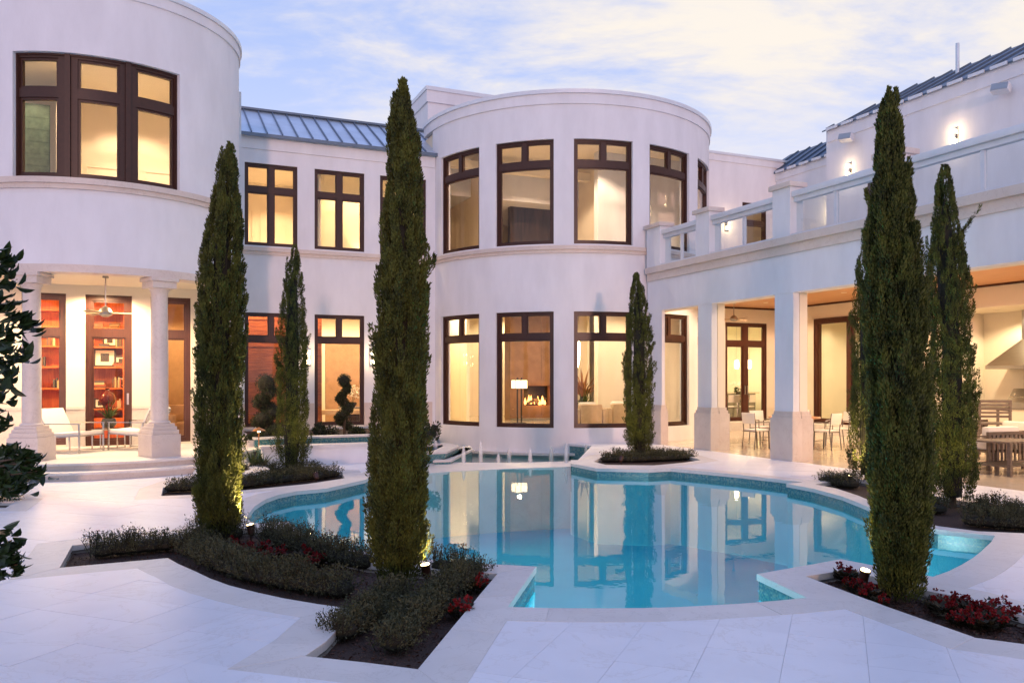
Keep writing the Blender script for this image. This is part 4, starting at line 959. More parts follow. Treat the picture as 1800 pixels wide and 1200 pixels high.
# ------------------------------------------------------------ planting
def cypress(label, base, top, halfw, seed, plumes, per, leaf=.042, soil=-.085, shape=1.0):
    g = np.random.default_rng(seed)
    p = at(base[0], base[1], soil); Y = p.y; ht = CAM_H + (667-top[1])/FPX*Y - soil - .04; Rr = halfw/FPX*Y
    dx = (top[0]-base[0])/FPX*Y
    t = thing('cypress_tree', label, 'tree', p, 0, 'cypress trees around the pool')
    ph = g.uniform(0, 6.28, 6)
    def rad(f, a):
        r = np.where(f < .12, .80 + 1.6*f, 1.0); r = np.where(f > .56, np.clip(1.02 - np.power(np.clip((f-.56)/.44, 0, 1), 1.62/shape), .02, 1)*1.0, r)
        r = r*(1 + .07*np.sin(2*a+ph[0]+5*f) + .06*np.sin(3*a+ph[1]-9*f) + .07*np.sin(17*f+ph[2]) + .05*np.sin(31*f+ph[3]+a)); return r*Rr
    def axis(f): return np.stack([dx*f**1.3 + .03*np.sin(6*f+ph[4])*f, .03*np.sin(5*f+ph[5])*f, f*ht], -1)
    n = plumes; f = np.concatenate([g.beta(1.0, 1.2, n-16)*.93, g.uniform(.86, .97, 16)]); a = g.uniform(0, 6.283, n)
    ln = g.uniform(.28, .55, n)*(1-.45*f)*(ht/4.2)
    ln = np.minimum(ln, (1.0-f)*ht + .05)
    f0 = f; f1 = np.minimum(f + ln/ht, .998)
    dirr = np.stack([np.cos(a), np.sin(a), np.zeros(n)], -1); a2 = a + g.normal(0, .16, n); dir2 = np.stack([np.cos(a2), np.sin(a2), np.zeros(n)], -1)
    P0 = axis(f0) + dirr*(rad(f0, a)*g.uniform(.30, .75, n))[:,None]
    P1 = axis(f1) + dir2*(rad(f1, a2)*g.uniform(.74, 1.10, n) + g.uniform(0, .015, n))[:,None]
    # a few straggling sprigs
    k = g.random(n) < .16; P1[k] += dir2[k]*g.uniform(.02, .085, k.sum())[:,None]*(.5+.5*(1-f[k]))[:,None]
    k = f > .80; P1[k] += np.stack([g.normal(0,.012,k.sum()), g.normal(0,.012,k.sum()), g.uniform(.0,.04,k.sum())], -1)
    s = np.power(g.random((n, per)), .75); ax = P1 - P0; L0 = np.linalg.norm(ax, axis=1); ax = ax/L0[:,None]
    rnd = unit(g.normal(size=(n, per, 3))); rnd -= ax[:,None,:]*(rnd*ax[:,None,:]).sum(-1, keepdims=True); rnd = unit(rnd)
    thick = (.058*(1-.84*s) + .007)*(.30+.8*(1-f))[:,None]
    bow = np.sin(s*math.pi)[...,None]*dirr[:,None,:]*.035
    P = P0[:,None,:] + ax[:,None,:]*(L0[:,None]*s)[...,None] + bow + rnd*(thick*np.sqrt(g.random((n, per))))[...,None]
    D = unit(ax[:,None,:]*1.0 + rnd*g.uniform(.25, .85, (n, per, 1)) + np.array([0,0,.35])); S = unit(np.cross(D, unit(g.normal(size=(n, per, 3)))))
    sc_ = g.uniform(.7, 1.2, (n, per))
    Ln = leaf*sc_*(.75+.35*(1-s)); Wd = leaf*.25*g.uniform(.7, 1.3, (n, per))
    me = leaf_mesh('foliage', P.reshape(-1,3), D.reshape(-1,3), S.reshape(-1,3), Ln.ravel(), Wd.ravel(), M_cyp, .5, 0)
    link('foliage', me, t)
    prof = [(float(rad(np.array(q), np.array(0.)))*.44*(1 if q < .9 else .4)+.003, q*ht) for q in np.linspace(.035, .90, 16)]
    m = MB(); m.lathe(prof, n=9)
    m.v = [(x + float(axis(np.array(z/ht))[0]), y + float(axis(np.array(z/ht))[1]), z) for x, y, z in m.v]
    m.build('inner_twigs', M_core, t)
    MB().tube([axis(np.array(q))*np.array([1,1,1]) + np.array([0,0,-.05 if q == 0 else 0]) for q in (0,.1,.25,.4,.6,.8,.95)], [.045,.04,.036,.03,.02,.012,.006], 7).build('trunk', M_bark, t)
    return t
cypress('olive green cypress in the left front bed with a small spotlight at its right foot', (386,950), (395,248), 35, 1, 620, 190, shape=.85)
cypress('tallest looking cypress, standing in the middle of the left front bed beside the pool corner', (702,1034), (706,136), 41, 2, 660, 220, shape=1.1)
cypress('slim dark cypress in the left back bed in front of the entrance windows', (512,834), (518,426), 25, 3, 460, 110, leaf=.042, shape=.85)
cypress('small dark cypress in the octagonal bed at the back edge of the pool', (1125,806), (1119,478), 23, 4, 420, 110, leaf=.047, shape=.85)
cypress('broad cypress with red flowers at its foot in the right front bed', (1582,1056), (1567,152), 43, 5, 660, 220, shape=1.05)
cypress('cypress with a stray side branch in the right back bed near the slatted lounge furniture', (1675,893), (1664,288), 37, 6, 540, 150, leaf=.042, shape=1.1)
cypress('cypress mostly hidden behind the broad right front cypress, spotlit at its left foot', (1524,852), (1538,330), 30, 7, 400, 110, leaf=.045, shape=1.0)

def straybranch():
    g = np.random.default_rng(9); t = [o for o in C.objects if o.name.startswith('cypress_tree') and 'stray side branch' in o['label']][0]; b0 = np.array(t.location); P, D, S = [], [], []
    for (x0,y0),(x1,y1) in (((1668,445),(1724,362)),((1672,432),(1708,384)),((1700,700),(1722,690)),((1640,700),(1618,660))):
        a = np.array(atY(x0,y0,b0[1])) - b0; b = np.array(atY(x1,y1,b0[1]-.1)) - b0
        for k in range(260):
            f = g.random(); p = a+(b-a)*f; d = unit((b-a)/np.linalg.norm(b-a) + g.normal(0,.55,3)); P.append(p+g.normal(0,.008,3)); D.append(d); S.append(unit(np.cross(d, g.normal(0,1,3))))
    link('side_branch', leaf_mesh('side_branch', np.array(P), np.array(D), np.array(S), g.uniform(.03,.06,len(P)), g.uniform(.008,.014,len(P)), M_cyp), t)
straybranch()
def hedge(name, label, paths, n_per_m, w, h, seed, lit=1, leaf=.024):
    """rows of small-leaved bushes: every row is a chain of bushes of uneven height"""
    g = np.random.default_rng(seed); Ps = []; Ds = []; Ss = []; Ls = []; Ws = []; tw = MB()
    pts0 = at(*paths[0][0], -.085); t = thing('hedge', label, 'hedge', pts0, 0, 'low clipped hedges in the beds')
    for path in paths:
        q = [at(x, y, -.085) for x, y in path]
        for a, b in zip(q, q[1:]):
            l = (b-a).length; n = max(60, int(n_per_m*l)); e = np.array(b-a)/l; nrm = np.array([-e[1], e[0], 0.])
            sx = g.uniform(-.04, l+.04, n); lat = np.clip(g.normal(0, .36, n), -.95, .95); ph = g.uniform(0, 6.28, 3)
            hv = h*(.86 + .12*np.sin(sx*9+ph[0]) + .09*np.sin(sx*17+ph[1]+lat*3) + g.uniform(-.18, .16, n))*(1 - .42*lat**2)
            root = np.array(a) - np.array(pts0) + e*sx[:,None] + nrm*(lat*w*.38)[:,None] + np.array([0,0,.01])
            up_ = unit(np.array([0,0,1.]) + nrm*(lat*.75)[:,None] + g.normal(0, .22, (n,3))*np.array([1,1,.2])); L0 = hv
            tip = root + up_*L0[:,None]; m = 9; s = 1 - np.power(g.random((n, m)), 1.3)*.72
            P = root[:,None,:] + up_[:,None,:]*(L0[:,None]*s)[...,None] + g.normal(0, .006, (n, m, 3))
            D = unit(up_[:,None,:]*.75 + unit(g.normal(size=(n, m, 3)))*.85); S = unit(np.cross(D, unit(g.normal(size=(n, m, 3)))))
            Ps.append(P.reshape(-1,3)); Ds.append(D.reshape(-1,3)); Ss.append(S.reshape(-1,3)); Ls.append(leaf*g.uniform(.6, 1.3, n*m)); Ws.append(leaf*.36*g.uniform(.7, 1.2, n*m))
            for k in range(0, n, 7): tw.bar(root[k], root[k] + up_[k]*L0[k]*.93, .0045)
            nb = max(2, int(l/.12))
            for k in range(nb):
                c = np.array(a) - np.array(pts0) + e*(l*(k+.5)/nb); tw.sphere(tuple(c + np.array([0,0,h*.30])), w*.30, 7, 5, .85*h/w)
    link('foliage', leaf_mesh('foliage', np.concatenate(Ps), np.concatenate(Ds), np.concatenate(Ss), np.concatenate(Ls), np.concatenate(Ws), M_hedge, .5), t)
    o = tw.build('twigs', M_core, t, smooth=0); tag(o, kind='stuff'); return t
hedge('hedge', 'curved low hedge along the outer arc of the left front bed, farthest from the pool', [[(165,982),(230,975),(300,968)],[(330,968),(385,1000),(440,1022),(520,1038),(610,1052)]], 900, .40, .25, 11)
hedge('hedge', 'low hedge on the pool side of the left front bed behind the red flowers', [[(345,948),(420,950)],[(470,950),(530,972),(600,995),(650,1004)],[(765,1012),(815,1015)]], 800, .36, .27, 12)
hedge('hedge', 'left one of two short hedge rows at the front tip of the left bed', [[(596,1130),(645,1098),(700,1060)]], 1000, .32, .22, 13)
hedge('hedge', 'right one of two short hedge rows at the front tip of the left bed', [[(688,1152),(748,1088),(800,1040),(838,1016)]], 1000, .32, .22, 14)
hedge('hedge', 'low hedge in the left back bed around the slim dark cypress', [[(298,866),(345,864),(420,860),(480,852),(540,845),(590,840)],[(430,838),(480,836),(560,833)]], 480, .45, .26, 15, leaf=.032)
hedge('hedge', 'low round hedge filling the octagonal bed around the small cypress', [[(1062,812),(1120,812),(1170,810),(1215,808)],[(1080,806),(1140,804),(1195,804)]], 420, .55, .22, 16, leaf=.034)
hedge('hedge', 'hedge along the right back bed, deepest beside the cypress with the stray branch', [[(1450,852),(1500,860)],[(1700,925),(1760,930),(1830,934)],[(1715,900),(1780,912),(1850,918)],[(1600,895),(1650,905)]], 700, .5, .27, 17, leaf=.028)

# begonias
def begonia(px, py, label, group, seed, proto=[None]):
    p = at(px, py, -.085)
    if proto[0] is None:
        g = np.random.default_rng(4); t = thing('begonia_plant', label, 'flower', p, 0, group)
        n = 95; an = g.uniform(0, 6.28, n); r = g.uniform(.02, .17, n); P = np.stack([np.cos(an)*r*.4, np.sin(an)*r*.4, g.uniform(.02, .09, n)], -1)
        D = unit(np.stack([np.cos(an), np.sin(an), g.uniform(.1, .9, n)], -1)); S = unit(np.cross(D, np.array([0,0,1.]))); link('leaves', leaf_mesh('leaves', P, D, S, g.uniform(.05, .085, n), g.uniform(.035, .055, n), M_begl, .5, .1), t)
        for k in range(6):
            c = np.array([g.normal(0,.055), g.normal(0,.055), g.uniform(.09, .17)]); n = 22; u_ = unit(g.normal(size=(n,3))); P = c + u_*.008; S = unit(np.cross(u_, unit(g.normal(size=(n,3)))))
            o = link('blossom', leaf_mesh('blossom', P, u_, S, g.uniform(.018, .032, n), g.uniform(.014, .024, n), M_red, .6, .15), t)
            MB().bar((c[0]*.4, c[1]*.4, .0), tuple(c), .005).build('stem', M_begl, o)
        proto[0] = t; return t
    o = dup(proto[0], p, seed*1.3, label, group); s = (.60 if seed < 20 else .72) + .32*((seed*37) % 10)/10; o.scale = (s, s, s); return o
bl_r = 'red begonia right of the broad right front cypress in the dark bed'; gr = 'red begonias in the right front bed'
for i, (x, y) in enumerate([(1488,1026),(1516,1046),(1548,1052),(1640,1068),(1664,1086),(1690,1072),(1706,1102),(1734,1088),(1752,1078),(1776,1092),(1655,1058),(1725,1110),(1680,1100),(1545,1068),(1708,1085),(1720,1098),(1765,1090),(1750,1105),(1672,1075),(1648,1078),(1500,1040),(1530,1058),(1790,1096)]): begonia(x, y, bl_r if x > 1590 else 'red begonia left of the broad right front cypress, near the lit spotlight', gr, i)
bl_l = 'red begonia between the hedges of the left front bed'; gl_ = 'red begonias in the left front bed'
for i, (x, y) in enumerate([(424,974),(446,978),(466,974),(488,981),(536,990),(566,998),(500,988),(808,1088),(836,1042),(410,967),(455,985),(478,990),(548,1000)]): begonia(x, y, bl_l if x < 600 else ('red begonia in the mulch beside the right hand hedge row' if y > 1060 else 'red begonia beside the inner pool corner of the left front bed'), gl_, i+20)

# garden spotlights among the plants
def spotlight(px, py, label, tgt, w, z=-.085, angle=70):
    p = at(px, py, z+.13); p.z = z; d = (Vector(tgt) - (p + Vector((0,0,.13)))).normalized()
    t = thing('garden_spotlight', label, 'garden light', p, 0, 'garden spotlights')
    Mx = Matrix.Translation((0,0,.13)) @ d.to_track_quat('Z', 'Y').to_matrix().to_4x4()
    MB().tube([(0,0,-.03),(0,0,.09)], .009).build('stake', M_bronze, t); b = MB().lathe([(.02,-.07),(.036,-.05),(.04,.03),(.045,.035),(.045,.05)], n=14, M=Mx).build('housing', M_bronze, t)
    MB().lathe([(.001,.051),(.037,.051),(.034,.058),(.001,.062)], n=14, M=Mx).build('lens', M_spotlens, t)
    lamp(p + Vector((0,0,.13)) + d*.10, w, (1,.70,.28), .03, spot=angle, aim=d)
def treept(base, h, dx=0): q = at(*base, -.085); return (q.x+dx, q.y, h)
spotlight(441, 930, 'small lit spotlight at the right foot of the left front cypress', treept((386,950), 1.8), 60)
spotlight(749, 1002, 'small lit spotlight to the right of the tallest looking cypress', treept((702,1034), 1.4), 60)
spotlight(556, 836, 'small lit spotlight in the hedge beside the slim dark cypress', treept((512,834), 1.6), 26)
spotlight(1519, 1012, 'lit spotlight at the left of the broad right front cypress', treept((1582,1056), 1.5), 50)
spotlight(1493, 842, 'lit spotlight at the left foot of the half hidden cypress', treept((1524,852), 1.6), 34)
spotlight(1092, 806, 'lit spotlight at the foot of the small cypress in the octagonal bed', treept((1125,806), 1.5), 22)
spotlight(1632, 900, 'lit spotlight between the right back cypress and the hidden cypress', treept((1675,893), 1.6), 26)

# spiral topiaries and small shrubs in the raised bed below the entrance windows
def tufts(g, c, r, n, leaf, up=.2, sq=1):
    u_ = unit(g.normal(size=(n, 3))); P = np.array(c) + u_*r*np.array([1,1,sq])*g.uniform(.72, 1.05, (n,1)); D = unit(u_ + unit(g.normal(size=(n,3)))*.8 + np.array([0,0,up])); S = unit(np.cross(D, unit(g.normal(size=(n,3)))))
    return P, D, S, leaf*g.uniform(.7, 1.3, n), leaf*.5*g.uniform(.7, 1.2, n)
def leafobj(name, parts, m_, parent): return link(name, leaf_mesh(name, *[np.concatenate(q) for q in zip(*parts)], m_), parent)
def topiary(px, ybase, ytop, wpx, label, seed):
    g = np.random.default_rng(seed); p = at(px, ybase, .33); Y = p.y; h = CAM_H + (667-ytop)/FPX*Y - .33; w = wpx/FPX*Y/2
    t = thing('spiral_topiary', label, 'topiary', p, 0, 'spiral topiaries')
    MB().tube([(0,0,-.05),(.02,0,h*.5),(-.01,.01,h*.95)], [.035,.03,.015], 8).build('trunk', M_bark, t)
    parts = []; core = MB(); turns = 2.1; K = 12
    for k in range(K):
        f = k/(K-1); a = turns*6.283*f + 1; rr = w*(.50-.22*f); c = (math.cos(a)*rr, math.sin(a)*rr, h*(.16+.70*f)); r = w*(.62-.16*f)*g.uniform(.85, 1.15)
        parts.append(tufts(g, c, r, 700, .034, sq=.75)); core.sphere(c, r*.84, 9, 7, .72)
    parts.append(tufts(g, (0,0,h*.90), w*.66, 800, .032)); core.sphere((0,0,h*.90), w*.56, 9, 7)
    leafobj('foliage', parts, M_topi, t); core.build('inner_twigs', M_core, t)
topiary(468, 772, 664, 54, 'wide spiral topiary in front of the red timber blind', 31)
topiary(605, 766, 658, 34, 'narrow spiral topiary in front of the entrance window with the bench', 32)
def shrub(px, py, z, r, label, seed, leaf=.06, group='small shrubs in the raised bed'):
    g = np.random.default_rng(seed); t = thing('small_shrub', label, 'shrub', at(px, py, z), 0, group); parts = []
    core = MB()
    for k in range(7):
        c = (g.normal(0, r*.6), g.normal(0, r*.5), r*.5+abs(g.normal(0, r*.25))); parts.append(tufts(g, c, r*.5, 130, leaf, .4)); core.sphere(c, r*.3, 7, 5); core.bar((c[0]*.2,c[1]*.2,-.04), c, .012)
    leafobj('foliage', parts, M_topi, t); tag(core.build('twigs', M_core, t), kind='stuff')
for i, (x, y, r, l) in enumerate([(484,776,.22,'low leafy shrub at the foot of the wide spiral topiary'),(566,768,.20,'low leafy shrub left of the narrow spiral topiary'),(632,768,.17,'low leafy shrub right of the narrow spiral topiary'),(748,779,.27,'rounded shrub between the tallest cypress and the round tower'),(446,778,.16,'low leafy shrub beside the copper path light')]): shrub(x, y, .33, r, l, 40+i)

# raised trough, planting bed, fountains
def uvbox(name, m_, u0, u1, v0, v1, z0, z1, parent=None, bevel=0): return MB().box(u0, u1, v0, v1, z0, z1).build(name, m_, parent, HO if parent is house else None, 32, bevel)
tr = thing('water_trough', 'long raised white water trough with mosaic lip below the entrance windows', 'fountain', W(4.4, 16.9, 0), TH)
TO = (4.4, 16.9)
tu0, tu1 = u_on_v(462, 16.2), u_on_v(715, 16.2)
def T(mb, n, m_, p=None): return mb.build(n, m_, p or tr, TO)
T(MB().box(tu0, tu1, 16.2, 16.5, -.05, .33), 'front_wall', M_stucco); T(MB().box(tu0-.04, tu1, 16.14, 16.54, .331, .385), 'front_coping', M_cope)
T(MB().box(tu0, tu1, 16.5, 17.6, .0, .27), 'basin', M_mosaic); T(MB().box(tu0+.01, tu1-.01, 16.501, 17.599, .271, .30), 'water', M_fwater)
T(MB().box(tu0, tu1, 17.6, 17.8, .0, .42), 'mosaic_lip', M_mosaic); T(MB().box(tu0-.02, tu1+.02, 17.56, 17.86, .421, .46), 'back_coping', M_cope)
bedo = thing('raised_bed', 'raised planting bed of dark soil along the foot of the entrance windows', 'planter', W(4.4, 20, 0), TH)
def ringwall(mb, p, t, z0, z1):
    p = ccw(p); q = offset(p, -t); n = len(p)
    for i in range(n):
        a, b, c, d = p[i], p[(i+1)%n], q[(i+1)%n], q[i]
        mb.add([(a.x,a.y,z0),(b.x,b.y,z0),(c.x,c.y,z0),(d.x,d.y,z0),(a.x,a.y,z1),(b.x,b.y,z1),(c.x,c.y,z1),(d.x,d.y,z1)], [(0,1,5,4),(2,3,7,6),(4,5,6,7),(3,2,1,0)])
    return q
BP = [xy(1.75, 17.87), xy(5.35, 17.87), xy(6.7, 20.9), xy(6.7, FV-.06), xy(1.75, FV-.06)]; bo = (bedo.location.x, bedo.location.y, 0); bedo.rotation_euler.z = 0
m = MB(); bq = ringwall(m, BP, .16, -.4, .39); m.build('kerb', M_cope, bedo, bo, 0); MB().prism([(q.x, q.y) for q in bq], -.05, .33).build('soil', M_soil, bedo, bo, 0)
def cascade(label, px, zt, zb):
    p = G(px, zt); c = sum(p, Vector((0,0)))/len(p); t = thing('cascade_basin', label, 'fountain', (c.x, c.y, 0), 0, 'cascade basins beside the round tower')
    off = (c.x, c.y, 0); m = MB(); q = ringwall(m, p, .13, zb, zt-.04); m.build('basin_wall', M_mosaic, t, off, 0)
    m = MB(); ringwall(m, offset(ccw(p), .03), .20, zt-.04, zt); m.build('coping', M_cope, t, off, 0)
    MB().prism([(a.x,a.y) for a in q], zb, zt-.11).build('water', M_fwater, t, off, 0)
cascade('upper cascade basin with a single jet at the left of the fountain', [(728,796),(783,793.5),(806,783),(784,778),(728,781)], .10, -.5)
cascade('lower stepped cascade basin in front of the round tower', [(764,809),(792,808),(830,789),(826,783),(806,787),(784,797)], -.05, -.6)
jets = [(815,814,783,-.15),(845,812,776,-.15),(876,813,797,-.15),(895,810,789,-.3),(932,813,789,-.15),(969,810,786,-.3),(995.5,814,779,-.15),(1030,808,782,-.3),(1068,806,790,-.3),(766,791,771,.0)]
for i, (x, y0, y1, z) in enumerate(jets):
    p = at(x, y0, z); h = (y0-y1)/FPX*p.y; r = 3.6/FPX*p.y
    t = thing('fountain_jet', ('%s slim white fountain jet from the left in front of the round tower' % ['first','second','third','fourth','fifth','sixth','seventh','eighth','ninth'][i]) if i < 9 else 'separate white jet rising from the upper cascade basin at the left', 'fountain jet', p, 0, 'fountain jets')
    g = random.Random(i)
    MB().lathe([(r*1.15,-.3),(r*1.1,h*.1),(r*1.05,h*.4),(r*.85,h*.7),(r*.55,h*.92),(r*.25,h),(r*.02,h*1.06)], n=12).build('water_column', M_jet, t)
    m = MB()
    for k in range(14): a = g.uniform(0,6.28); q = r*g.uniform(1.0,1.9); m.sphere((q*math.cos(a), q*math.sin(a), g.uniform(-.02, h*.8)), .008, 6, 4)
    m.build('droplets', M_jet, t)
# raised bed with strap leaved grass
p4 = G([(336,836),(418,836),(474,824),(452,813),(348,816)], .10)
c4 = sum(p4, Vector((0,0)))/5; t = thing('grass_planter', 'low stone edged planter with strap leaved grass between porch steps and left back bed', 'planter', (c4.x, c4.y, 0), 0)
m = MB(); q4 = ringwall(m, p4, .16, -.02, .10); m.build('kerb', M_cope, t, (c4.x, c4.y, 0), 0); MB().prism([(a.x,a.y) for a in q4], -.02, .05).build('soil', M_soil, t, (c4.x, c4.y, 0), 0)
def grassclump(loc, h, n, label, seed, cat='grass clump', name='grass_clump', m_=None, parent=None, group='clumps of strap leaved grass'):
    g = np.random.default_rng(seed)
    t = thing(name, label, cat, loc, 0, group) if parent is None else parent
    v = []
    for k in range(n):
        a = g.uniform(0, 6.28); tilt = g.uniform(.15, .9); L_ = h*g.uniform(.75, 1.25); w = .022*h/.4; d = np.array([math.cos(a), math.sin(a), 0]); s = np.array([-d[1], d[0], 0]); pts = []
        for i in range(6):
            f = i/5; pts.append(d*(L_*math.sin(tilt)*f + L_*.35*f*f*tilt) + np.array([0,0,L_*(math.cos(tilt)*f - .42*tilt*f*f)]) + d*.02)
        for i in range(5):
            w0 = w*(1-i/5.2); w1 = w*(1-(i+1)/5.2); off = parent['o'] if parent is not None and 'o' in parent else (0,0,0)
            v += [pts[i]-s*w0, pts[i]+s*w0, pts[i+1]+s*w1, pts[i+1]-s*w1]
    return link('leaves', quad_mesh('leaves', np.array(v), m_ or M_grass), t)
for i, (x, y, h, l) in enumerate([(444,822,.42,'larger strap leaved grass clump just right of the left front cypress'),(352,822,.34,'strap leaved grass clump left of the left front cypress beside the porch steps'),(462,820,.36,'strap leaved grass clump at the right end of the stone edged planter')]):
    grassclump(at(x, y, .05), h, 34, l, 60+i)
# citrus at the left edge of the frame, close to the camera
def citrus():
    g = np.random.default_rng(77); base = Vector((-3.5, 4.5, -.085))
    t = thing('citrus_tree', 'dark glossy leaved citrus tree reaching in from the left edge', 'tree', base, 0)
    MB().tube([(0,0,-.05),(.02,.02,.6),(.10,0,1.3),(.12,.03,2.0),(.2,.02,2.5)], [.06,.05,.042,.03,.012], 9).build('trunk', M_bark, t)
    cl = [(4,452,10),(22,470,8),(14,505,9),(8,545,10),(34,560,12),(52,572,8),(18,600,12),(42,622,7),(4,640,10),(8,668,8),(2,705,9),(6,745,8),(14,792,14),(34,806,14),(58,812,10),(70,828,6),(24,836,14),(6,850,14),(46,858,8),(10,950,9),(26,962,8),(18,985,10),(36,992,6),(4,1000,8),(-20,520,14),(-30,600,14),(-30,700,14),(-25,830,16),(-25,940,12),(-40,450,14),(-60,760,20),(-60,900,18),(-70,560,20)]
    tw = MB(); P = []; D = []; S = []; Ln = []; Wd = []
    for px, py, n in cl:
        c = np.array(atY(px-6, py, 4.3 + g.uniform(-.12, .12))) - np.array(base); hub = np.array([.11, .02, max(.45, c[2]-.25)]); mid = (hub+c)/2 + np.array([0,0,.06]); tw.tube([hub, mid, c], [.012,.008,.004], 5)
        for k in range(int(n*1.5)+3):
            d = unit((c-hub)*.9 + g.normal(0, .35, 3) + np.array([0,0,-.12])); s = unit(np.cross(d, unit(np.array([0,0,1.]) + g.normal(0,.45,3))))
            P.append(c + g.normal(0, .03, 3) - d*.03); D.append(d); S.append(s); Ln.append(g.uniform(.065, .105)); Wd.append(g.uniform(.034, .050))
    P, D, S, Ln, Wd = map(np.array, (P, D, S, Ln, Wd)); Nn = np.cross(D, S)
    # each leaf: two halves folded on the midrib, pointed and drooping
    prof = [(0,.02),(.22,.72),(.5,1.0),(.78,.68),(1,.03)]; v = []
    for sg in (-1, 1):
        for (f0, w0), (f1, w1) in zip(prof, prof[1:]):
            def pt(f, w): return P + D*(Ln*f)[:,None] + S*(sg*Wd*.5*w)[:,None] + Nn*((Wd*.22*w) - Ln*.22*f*f)[:,None]
            v.append(np.stack([pt(f0, 0), pt(f0, w0), pt(f1, w1), pt(f1, 0)], 1))
    link('leaves', quad_mesh('leaves', np.concatenate(v).reshape(-1,3), M_citrus), t); tw.build('branches', M_bark, t)
citrus()
def chips(i, n, seed):
    g = np.random.default_rng(seed); s = SOILc[i]; b = boxof(s); P = []
    while len(P) < n:
        q = Vector((g.uniform(b[0], b[1]), g.uniform(b[2], b[3])))
        if q.y < 10 and abs(q.x) < q.y*.7 and inside(s, q): P.append((q.x, q.y, -.083))
    P = np.array(P); D = unit(g.normal(size=(n,3))*np.array([1,1,.35])); S = unit(np.cross(D, g.normal(size=(n,3))*np.array([.3,.3,1]))); o = link('bark_mulch', leaf_mesh('bark_mulch', P, D, S, g.uniform(.012,.04,n), g.uniform(.006,.016,n), M_mulch, .5, .1)); tag(o, kind='stuff')
M_mulch = foliage('red_mulch', (.045,.016,.010), (.12,.05,.03), 9, trans=.0)
chips(0, 9000, 1); chips(1, 5000, 2)
g = np.random.default_rng(5); t = thing('dark_shrub', 'dense dark shrub in the square pit at the left edge', 'shrub', at(-12, 888, -.085), 0); parts = []; core = MB()
for k in range(14):
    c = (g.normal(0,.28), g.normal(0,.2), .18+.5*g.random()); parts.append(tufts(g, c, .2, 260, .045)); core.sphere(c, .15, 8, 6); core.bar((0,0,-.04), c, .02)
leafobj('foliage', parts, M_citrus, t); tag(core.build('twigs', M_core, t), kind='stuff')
# ------------------------------------------------------------ wall lights, speakers, fans, furniture, things in the rooms
def wpt(u, v, z): return W(u, v, z)
def sconce(u, v, z, face, label, w, long=True, group='wall sconces'):
    """face: 'v' on a wall that looks towards -v, 'u' on a wall that looks towards -u. z is the middle."""
    t = thing('wall_sconce', label, 'wall light', W(u, v, z), TH if face == 'v' else TH - R(90), group)
    h = .19
    MB().box(-.075, .075, -.022, .0, -h-.05, h+.05).build('back_plate', M_steel, t, bevel=.004)
    MB().lathe([(.052,-.07),(.052,.07)] if long else [(.052,-.19),(.052,.03)], 0, -.085, 16).build('metal_sleeve', M_flash, t)
    for s in ((-1, 1) if long else (1,)):
        z0 = .075 if s > 0 else -.185
        if not long: z0 = .035
        MB().lathe([(.05,z0),(.056,z0+.01),(.056,z0+.10),(.05,z0+.11)], 0, -.085, 16).build('glass_shade', M_shade, t)
        m = Matrix.Rotation(TH if face == 'v' else TH - R(90), 4, 'Z')
        lamp(W(u, v, z) + m @ Vector((0, -.30, z0+.075)), w, (1,.68,.34), .04)
    MB().box(-.02, .02, -.085, -.02, -.02, .02).build('bracket', M_steel, t)
    return t
def zf(px, py, v): return at_v(px, py, v)[2]
def zu(px, py, u): v = v_on_u(px, u); a, b = raydir(px); return CAM_H+(667-py)/FPX*(v/b)
sconce(u_on_v(541,FV), FV-.03, zf(541,628,FV), 'v', 'lit wall sconce between the red timber blind and the entrance window', 1.6)
sconce(u_on_v(654,FV), FV-.03, zf(654,628,FV), 'v', 'lit wall sconce right of the entrance window, partly behind the tallest cypress', 1.6)
sconce(u_on_v(1277,FV), FV, zf(1277,394,FV), 'v', 'lit wall sconce left of the balcony door, seen through the balustrade glass', 1.3)
sconce(back, v_on_u(1464,back), zu(1464,372,back), 'u', 'lit two ended wall sconce seen through the middle balustrade panel', 1.3)
sconce(19.2, v_on_u(1494,19.2), zu(1494,300,19.2), 'u', 'lit wall sconce at the left end of the tall upper wall under a speaker', 1.3)
sconce(19.2, v_on_u(1680,19.2), zu(1680,240,19.2), 'u', 'lit wall sconce on the upper wall right of the tall right front cypress', 1.7)
sconce(19.2, v_on_u(1905,19.2), zu(1905,165,19.2), 'u', 'lit wall sconce on the upper wall just outside the right edge', 1.7)
def speaker(px, py, label):
    v = v_on_u(px, 19.2); z = zu(px, py, 19.2); t = thing('wall_speaker', label, 'speaker', W(19.2, v, z), TH, 'wall speakers under the eaves')
    Mx = Matrix.Translation((-.26,0,-.02)) @ Matrix.Rotation(R(16), 4, 'Y') @ Matrix.Rotation(R(18), 4, 'Z')
    MB().box(-.12, .12, -.2, .2, -.10, .10, Mx).build('cabinet', M_flash, t, bevel=.02); MB().box(-.127, -.1205, -.185, .185, -.088, .088, Mx).build('grille', M_steel, t)
    MB().tube([(0,0,0),(-.08,0,0),(-.16,0,-.01)], .022).build('bracket', M_flash, t); MB().lathe([(.06,0),(.06,.02)], n=14, M=Matrix.Rotation(R(-90), 4, 'Y')).build('wall_plate', M_flash, t)
speaker(1772, 157, 'white wall speaker under the eaves at the upper right corner'); speaker(1499, 243, 'white wall speaker under the eaves above the left sconce of the tall upper wall')

